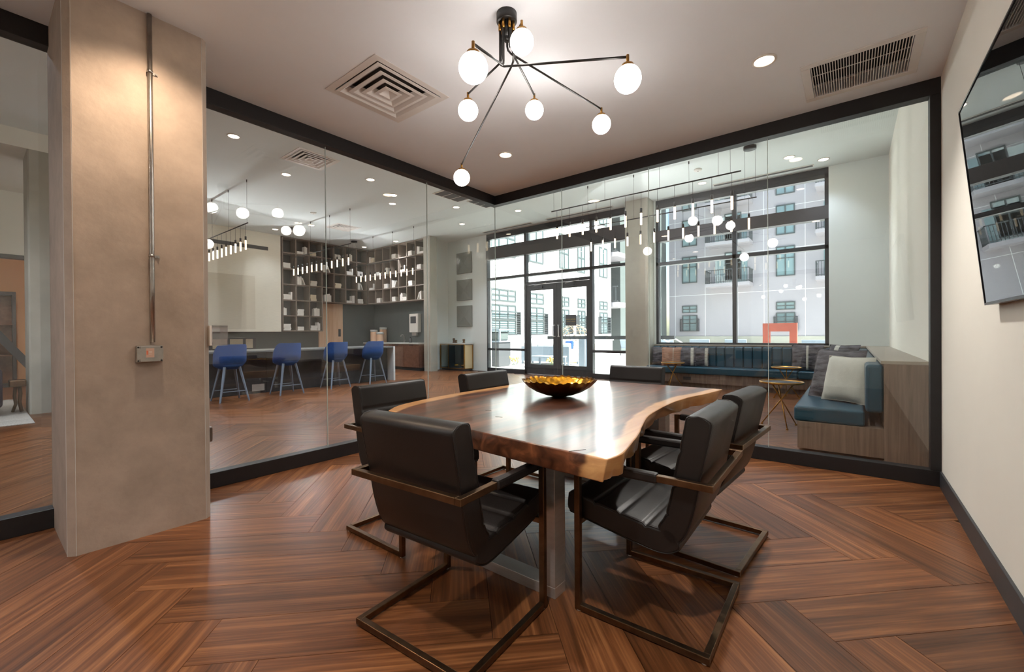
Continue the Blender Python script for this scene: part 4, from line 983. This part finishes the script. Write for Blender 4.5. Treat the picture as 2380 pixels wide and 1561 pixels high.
for k, (y, w_, nc) in enumerate(((13.7,1.75,3),(16.5,1.2,2),(19.2,.95,2),(21.1,.85,2),(23.75,1.05,2))):
    window_unit(bl, w_, 1.35, (-12.0, y, 1.15), (0,1,0), (1,0,0), nc, .5, balc=True)
    window_unit(bl, w_, .55, (-12.0, y, 2.62), (0,1,0), (1,0,0), nc, .5)
    for z in (4.62, 7.85, 11.0): window_unit(bl, w_, 1.85, (-12.0, y, z), (0,1,0), (1,0,0), nc, .45)
B((-12.0, 15.75, 2.95), (-11.75, 15.95, 3.55)).build('wall_lantern', M['louvre'], bl)
# set-back stack of balconies between the wings
bk = thing('balcony_stack', 'shaded stack of balconies between the two apartment wings', 'building', (0, 0, 0))
B((-24, 27.6, -.05), (-12.35, 36.9, 16)).build('wall', M['greywall'], bk)
for z in (2.9, 6.1, 9.3, 12.5):
    B((-16, 25.5, z), (-11.6, 27.6, z+.28)).build('floor_slab', M['renderg'], bk)
    m = MB()
    m.box((-16,25.5,z+1.25),(-11.6,25.56,z+1.31)).box((-16,25.5,z+.33),(-11.6,25.56,z+.38))
    for k in range(22): m.box((-15.95+k*.2,25.51,z+.36),(-15.92+k*.2,25.55,z+1.26))
    m.build('railing', M['rail'], bk)
bf = thing('apartment_building', 'tall lavender-grey apartment block opposite, seen through the lounge window', 'building', (0, 0, 0))
YB = 37.5
B((-12.3, YB, -.05), (22, YB+10, 19)).build('wall', M['renderg'], bf)
B((-12.3, YB-.08, -.05), (22, YB, .9)).build('plinth', M['concrete2'], bf)
for z in (4.3, 7.4, 10.5, 13.6): B((-12.3, YB-.006, z), (22, YB, z+.03)).build('joint', M['render'], bf)
for x in (-11.8,-9.4,-7.0,-5.2,-2.6,0,2.6): B((x, YB-.006, .9), (x+.03, YB, 19)).build('joint', M['render'], bf)
for x in (-11.2,-7.9,-4.4,-.6,3.2,6.6):
    if x not in (-7.9,):
        window_unit(bf, 1.2, 1.35, (x, YB, 1.3), (1,0,0), (0,-1,0), 2, .5, .1, balc=True); window_unit(bf, 1.2, .6, (x, YB, 2.85), (1,0,0), (0,-1,0), 2, .5, .1)
    for z in (5.35, 8.42, 11.4, 14.5): window_unit(bf, 1.2, 2.2, (x, YB, z), (1,0,0), (0,-1,0), 2, .6, .1)
for x0, x1 in ((-9.0,-5.9),(-1.9,.6)):
    for z in (4.75, 7.95, 11.1, 14.2):
        B((x0, YB-1.6, z), (x1, YB, z+.25)).build('balcony_floor', M['renderg'], bf)
        m = MB(); zz = z+.25
        m.box((x0,YB-1.6,zz+1.0),(x1,YB-1.55,zz+1.06)).box((x0,YB-1.6,zz+.08),(x1,YB-1.55,zz+.12)).box((x0,YB-1.6,zz+1.0),(x0+.05,YB,zz+1.06)).box((x1-.05,YB-1.6,zz+1.0),(x1,YB,zz+1.06))
        for k in range(int((x1-x0)/.16)): m.box((x0+k*.16,YB-1.59,zz),(x0+k*.16+.03,YB-1.56,zz+1.05))
        for k in range(9): m.box((x0+.01,YB-1.55+k*.17,zz),(x0+.04,YB-1.52+k*.17,zz+1.05)).box((x1-.04,YB-1.55+k*.17,zz),(x1-.01,YB-1.52+k*.17,zz+1.05))
        m.build('balcony_railing', M['rail'], bf)
        B((x0+.4, YB-.03, zz), (x1-.4, YB-.005, zz+2.2)).build('balcony_door', M['extglass'], bf)

# ------------------------------------------------------------------ exterior: courtyard things
t = thing('grill_station', 'dark covered grill cabinet outside, left of the entrance doors', 'grill', (-10.75, 12.6, -.03))
B((-.45,-.35,0),(.45,.35,.92)).build('cabinet', M['pot'], t, .02); B((-.52,-.40,.92),(.52,.40,.98)).build('worktop', M['sling'], t, .01); B((-.40,-.30,.98),(.40,.30,1.32)).build('hood', M['greywall'], t, .06, seg=3)
B((-.55,-.45,1.36),(.55,.45,1.42)).build('cover', M['sling'], t, .01)
for x in (-.5,.5): B((x-.03,-.4,.98),(x+.03,-.34,1.36)).build('post', M['sling'], t)
def outdoor_sofa(label, x, y, rz, w=2.3):
    t = thing('outdoor_sofa', label, 'outdoor sofa', (x, y, -.03), rz)
    B((-w/2,-.4,.12),(w/2,.4,.30)).build('frame', M['sling'], t, .01); B((-w/2,.32,.3),(w/2,.4,.72)).build('back_frame', M['sling'], t, .01)
    for k in range(3):
        a = -w/2+.03+k*(w-.06)/3; B((a,-.4,.30),(a+(w-.06)/3-.02,.3,.46)).build('seat_cushion', M['cush'], t, .03); B((a,.16,.46),(a+(w-.06)/3-.02,.32,.86)).build('back_cushion', M['cush'], t, .05)
    for sx in (-1,1):
        for sy in (-.36,.36): B((sx*(w/2-.05)-.03,sy-.03,0),(sx*(w/2-.05)+.03,sy+.03,.12)).build('leg', M['sling'], t)
    return t
outdoor_sofa('white cushioned outdoor sofa in front of the woven daybed', -9.6, 14.6, R(180))
t = thing('canopy_daybed', 'woven daybed with arched lattice canopy behind the outdoor sofa', 'daybed', (-9.6, 16.4, -.03))
MB().lathe([(1e-4,0),(.95,0),(1.0,.1),(1.0,.38),(1e-4,.38)], 28).build('base', M['rattan'], t); MB().lathe([(1e-4,.38),(.92,.38),(.95,.44),(.9,.54),(1e-4,.55)], 28).build('mattress', M['cush'], t)
cn = MB()
for k in range(13):
    a = math.pi*k/12; cn.tube([(1.0*math.cos(a), .15+.75*math.sin(q)*abs(math.sin(a))+.0, .42+1.2*math.sin(a)*math.cos(q)) for q in [math.pi/2*i/8 for i in range(9)]], .018, 5)
for q in [math.pi/2*i/7 for i in range(8)]:
    cn.tube([(1.0*math.cos(a), .15+.75*math.sin(q)*math.sin(a), .42+1.2*math.sin(a)*math.cos(q)) for a in [math.pi*i/16 for i in range(17)]], .018, 5)
cn.build('lattice_canopy', M['rattan'], t)
MB().obox((-.2,.1,.72), (.4,.14,.36), Matrix.Rotation(R(-15), 3, 'X')).build('pillow', M['blue'], t, .05); MB().obox((.3,.12,.72), (.4,.14,.36), Matrix.Rotation(R(-15), 3, 'X')).build('pillow', M['cush'], t, .05)
def lounge_chair(label, x, y, rz):
    t = thing('outdoor_chair', label, 'outdoor chair', (x, y, -.03), rz)
    MB().obox((0,0,.42),(.62,.56,.05),Matrix.Identity(3)).build('seat', M['sling'], t, .01); MB().obox((0,.30,.72),(.62,.05,.58),Matrix.Rotation(R(-12),3,'X')).build('backrest', M['sling'], t, .01)
    for sx in (-.33,.33):
        B((sx-.02,-.28,.60),(sx+.02,.30,.63)).build('armrest', M['rail'], t)
        for sy in (-.26,.28): B((sx-.02,sy-.02,0),(sx+.02,sy+.02,.60)).build('leg', M['rail'], t)
lounge_chair('grey outdoor chair beyond the right entrance door, left of two', -9.6, 22.5, R(160)); lounge_chair('grey outdoor chair beyond the right entrance door, right of two', -8.7, 22.4, R(185))
lounge_chair('grey outdoor chair seen past the pillar edge', -6.9, 21.2, R(170))
lounge_chair('grey outdoor chair with its back to the lounge window, leftmost', -3.9, 15.2, R(180)); lounge_chair('grey outdoor chair with its back to the lounge window, middle', -2.9, 15.4, R(185)); lounge_chair('grey outdoor chair with its back to the lounge window, rightmost', -.75, 14.8, R(175))
t = thing('red_frame_sculpture', 'rust red rectangular frame standing in the courtyard', 'sculpture', (-2.0, 18, -.03))
for a, b in (((-.52,-.12,0),(-.30,.12,1.55)),((.30,-.12,0),(.52,.12,1.55)),((-.30,-.12,1.25),(.30,.12,1.55))): B(a, b).build('beam', M['rust'], t)
t = thing('pool_rail', 'white tubular hand rail in the courtyard beside the pillar', 'rail', (-6.3, 17.5, -.03))
for dx in (0, .5): MB().tube([(dx,0,0),(dx,0,.85),(dx+.08,0,.95),(dx+.3,0,.98),(dx+1.1,.1,.5),(dx+1.2,.1,0)], .022, 8).build('tube', M['cush'], t)
for x, y, w_ in ((-8.75,11.2,'by the left window pane'),(-7.4,11.4,'seen through the left door leaf')):
    t = thing('flower_pot', 'low planter of yellow flowers outside, %s' % w_, 'plant', (x, y, -.03))
    MB().lathe([(1e-4,0),(.13,0),(.17,.2),(.16,.22),(1e-4,.2)], 16).build('pot', M['pave'], t)
    m = MB(); f = MB()
    for k in range(26):
        a, r_ = random.uniform(0, 6.28), random.uniform(.02, .17); h = random.uniform(.3, .48); p = Vector((r_*math.cos(a), r_*math.sin(a), h))
        m.cyl((p.x*.5, p.y*.5, .2), p, .004, n=4); f.sphere(p, random.uniform(.02, .04), 7, 5)
    m.build('stems', M['leaf'], t); f.build('blossoms', M['flower'], t)
t = thing('low_table', 'low grey outdoor table between the sofa and the doors', 'outdoor table', (-8.6, 12.9, -.03))
B((-.6,-.4,.38),(.6,.4,.43)).build('top', M['sling'], t, .005)
for sx in (-.55,.55):
    for sy in (-.35,.35): B((sx-.03,sy-.03,0),(sx+.03,sy+.03,.38)).build('leg', M['sling'], t)
t = thing('courtyard_rail', 'grey square post and dark rail outside the entrance doors', 'railing', (-7.5, 13.6, -.03))
B((-.12,-.12,0),(.12,.12,1.02)).build('post', M['sling'], t); B((-1.5,-.06,1.02),(3.2,.06,1.14)).build('rail', M['frame'], t)
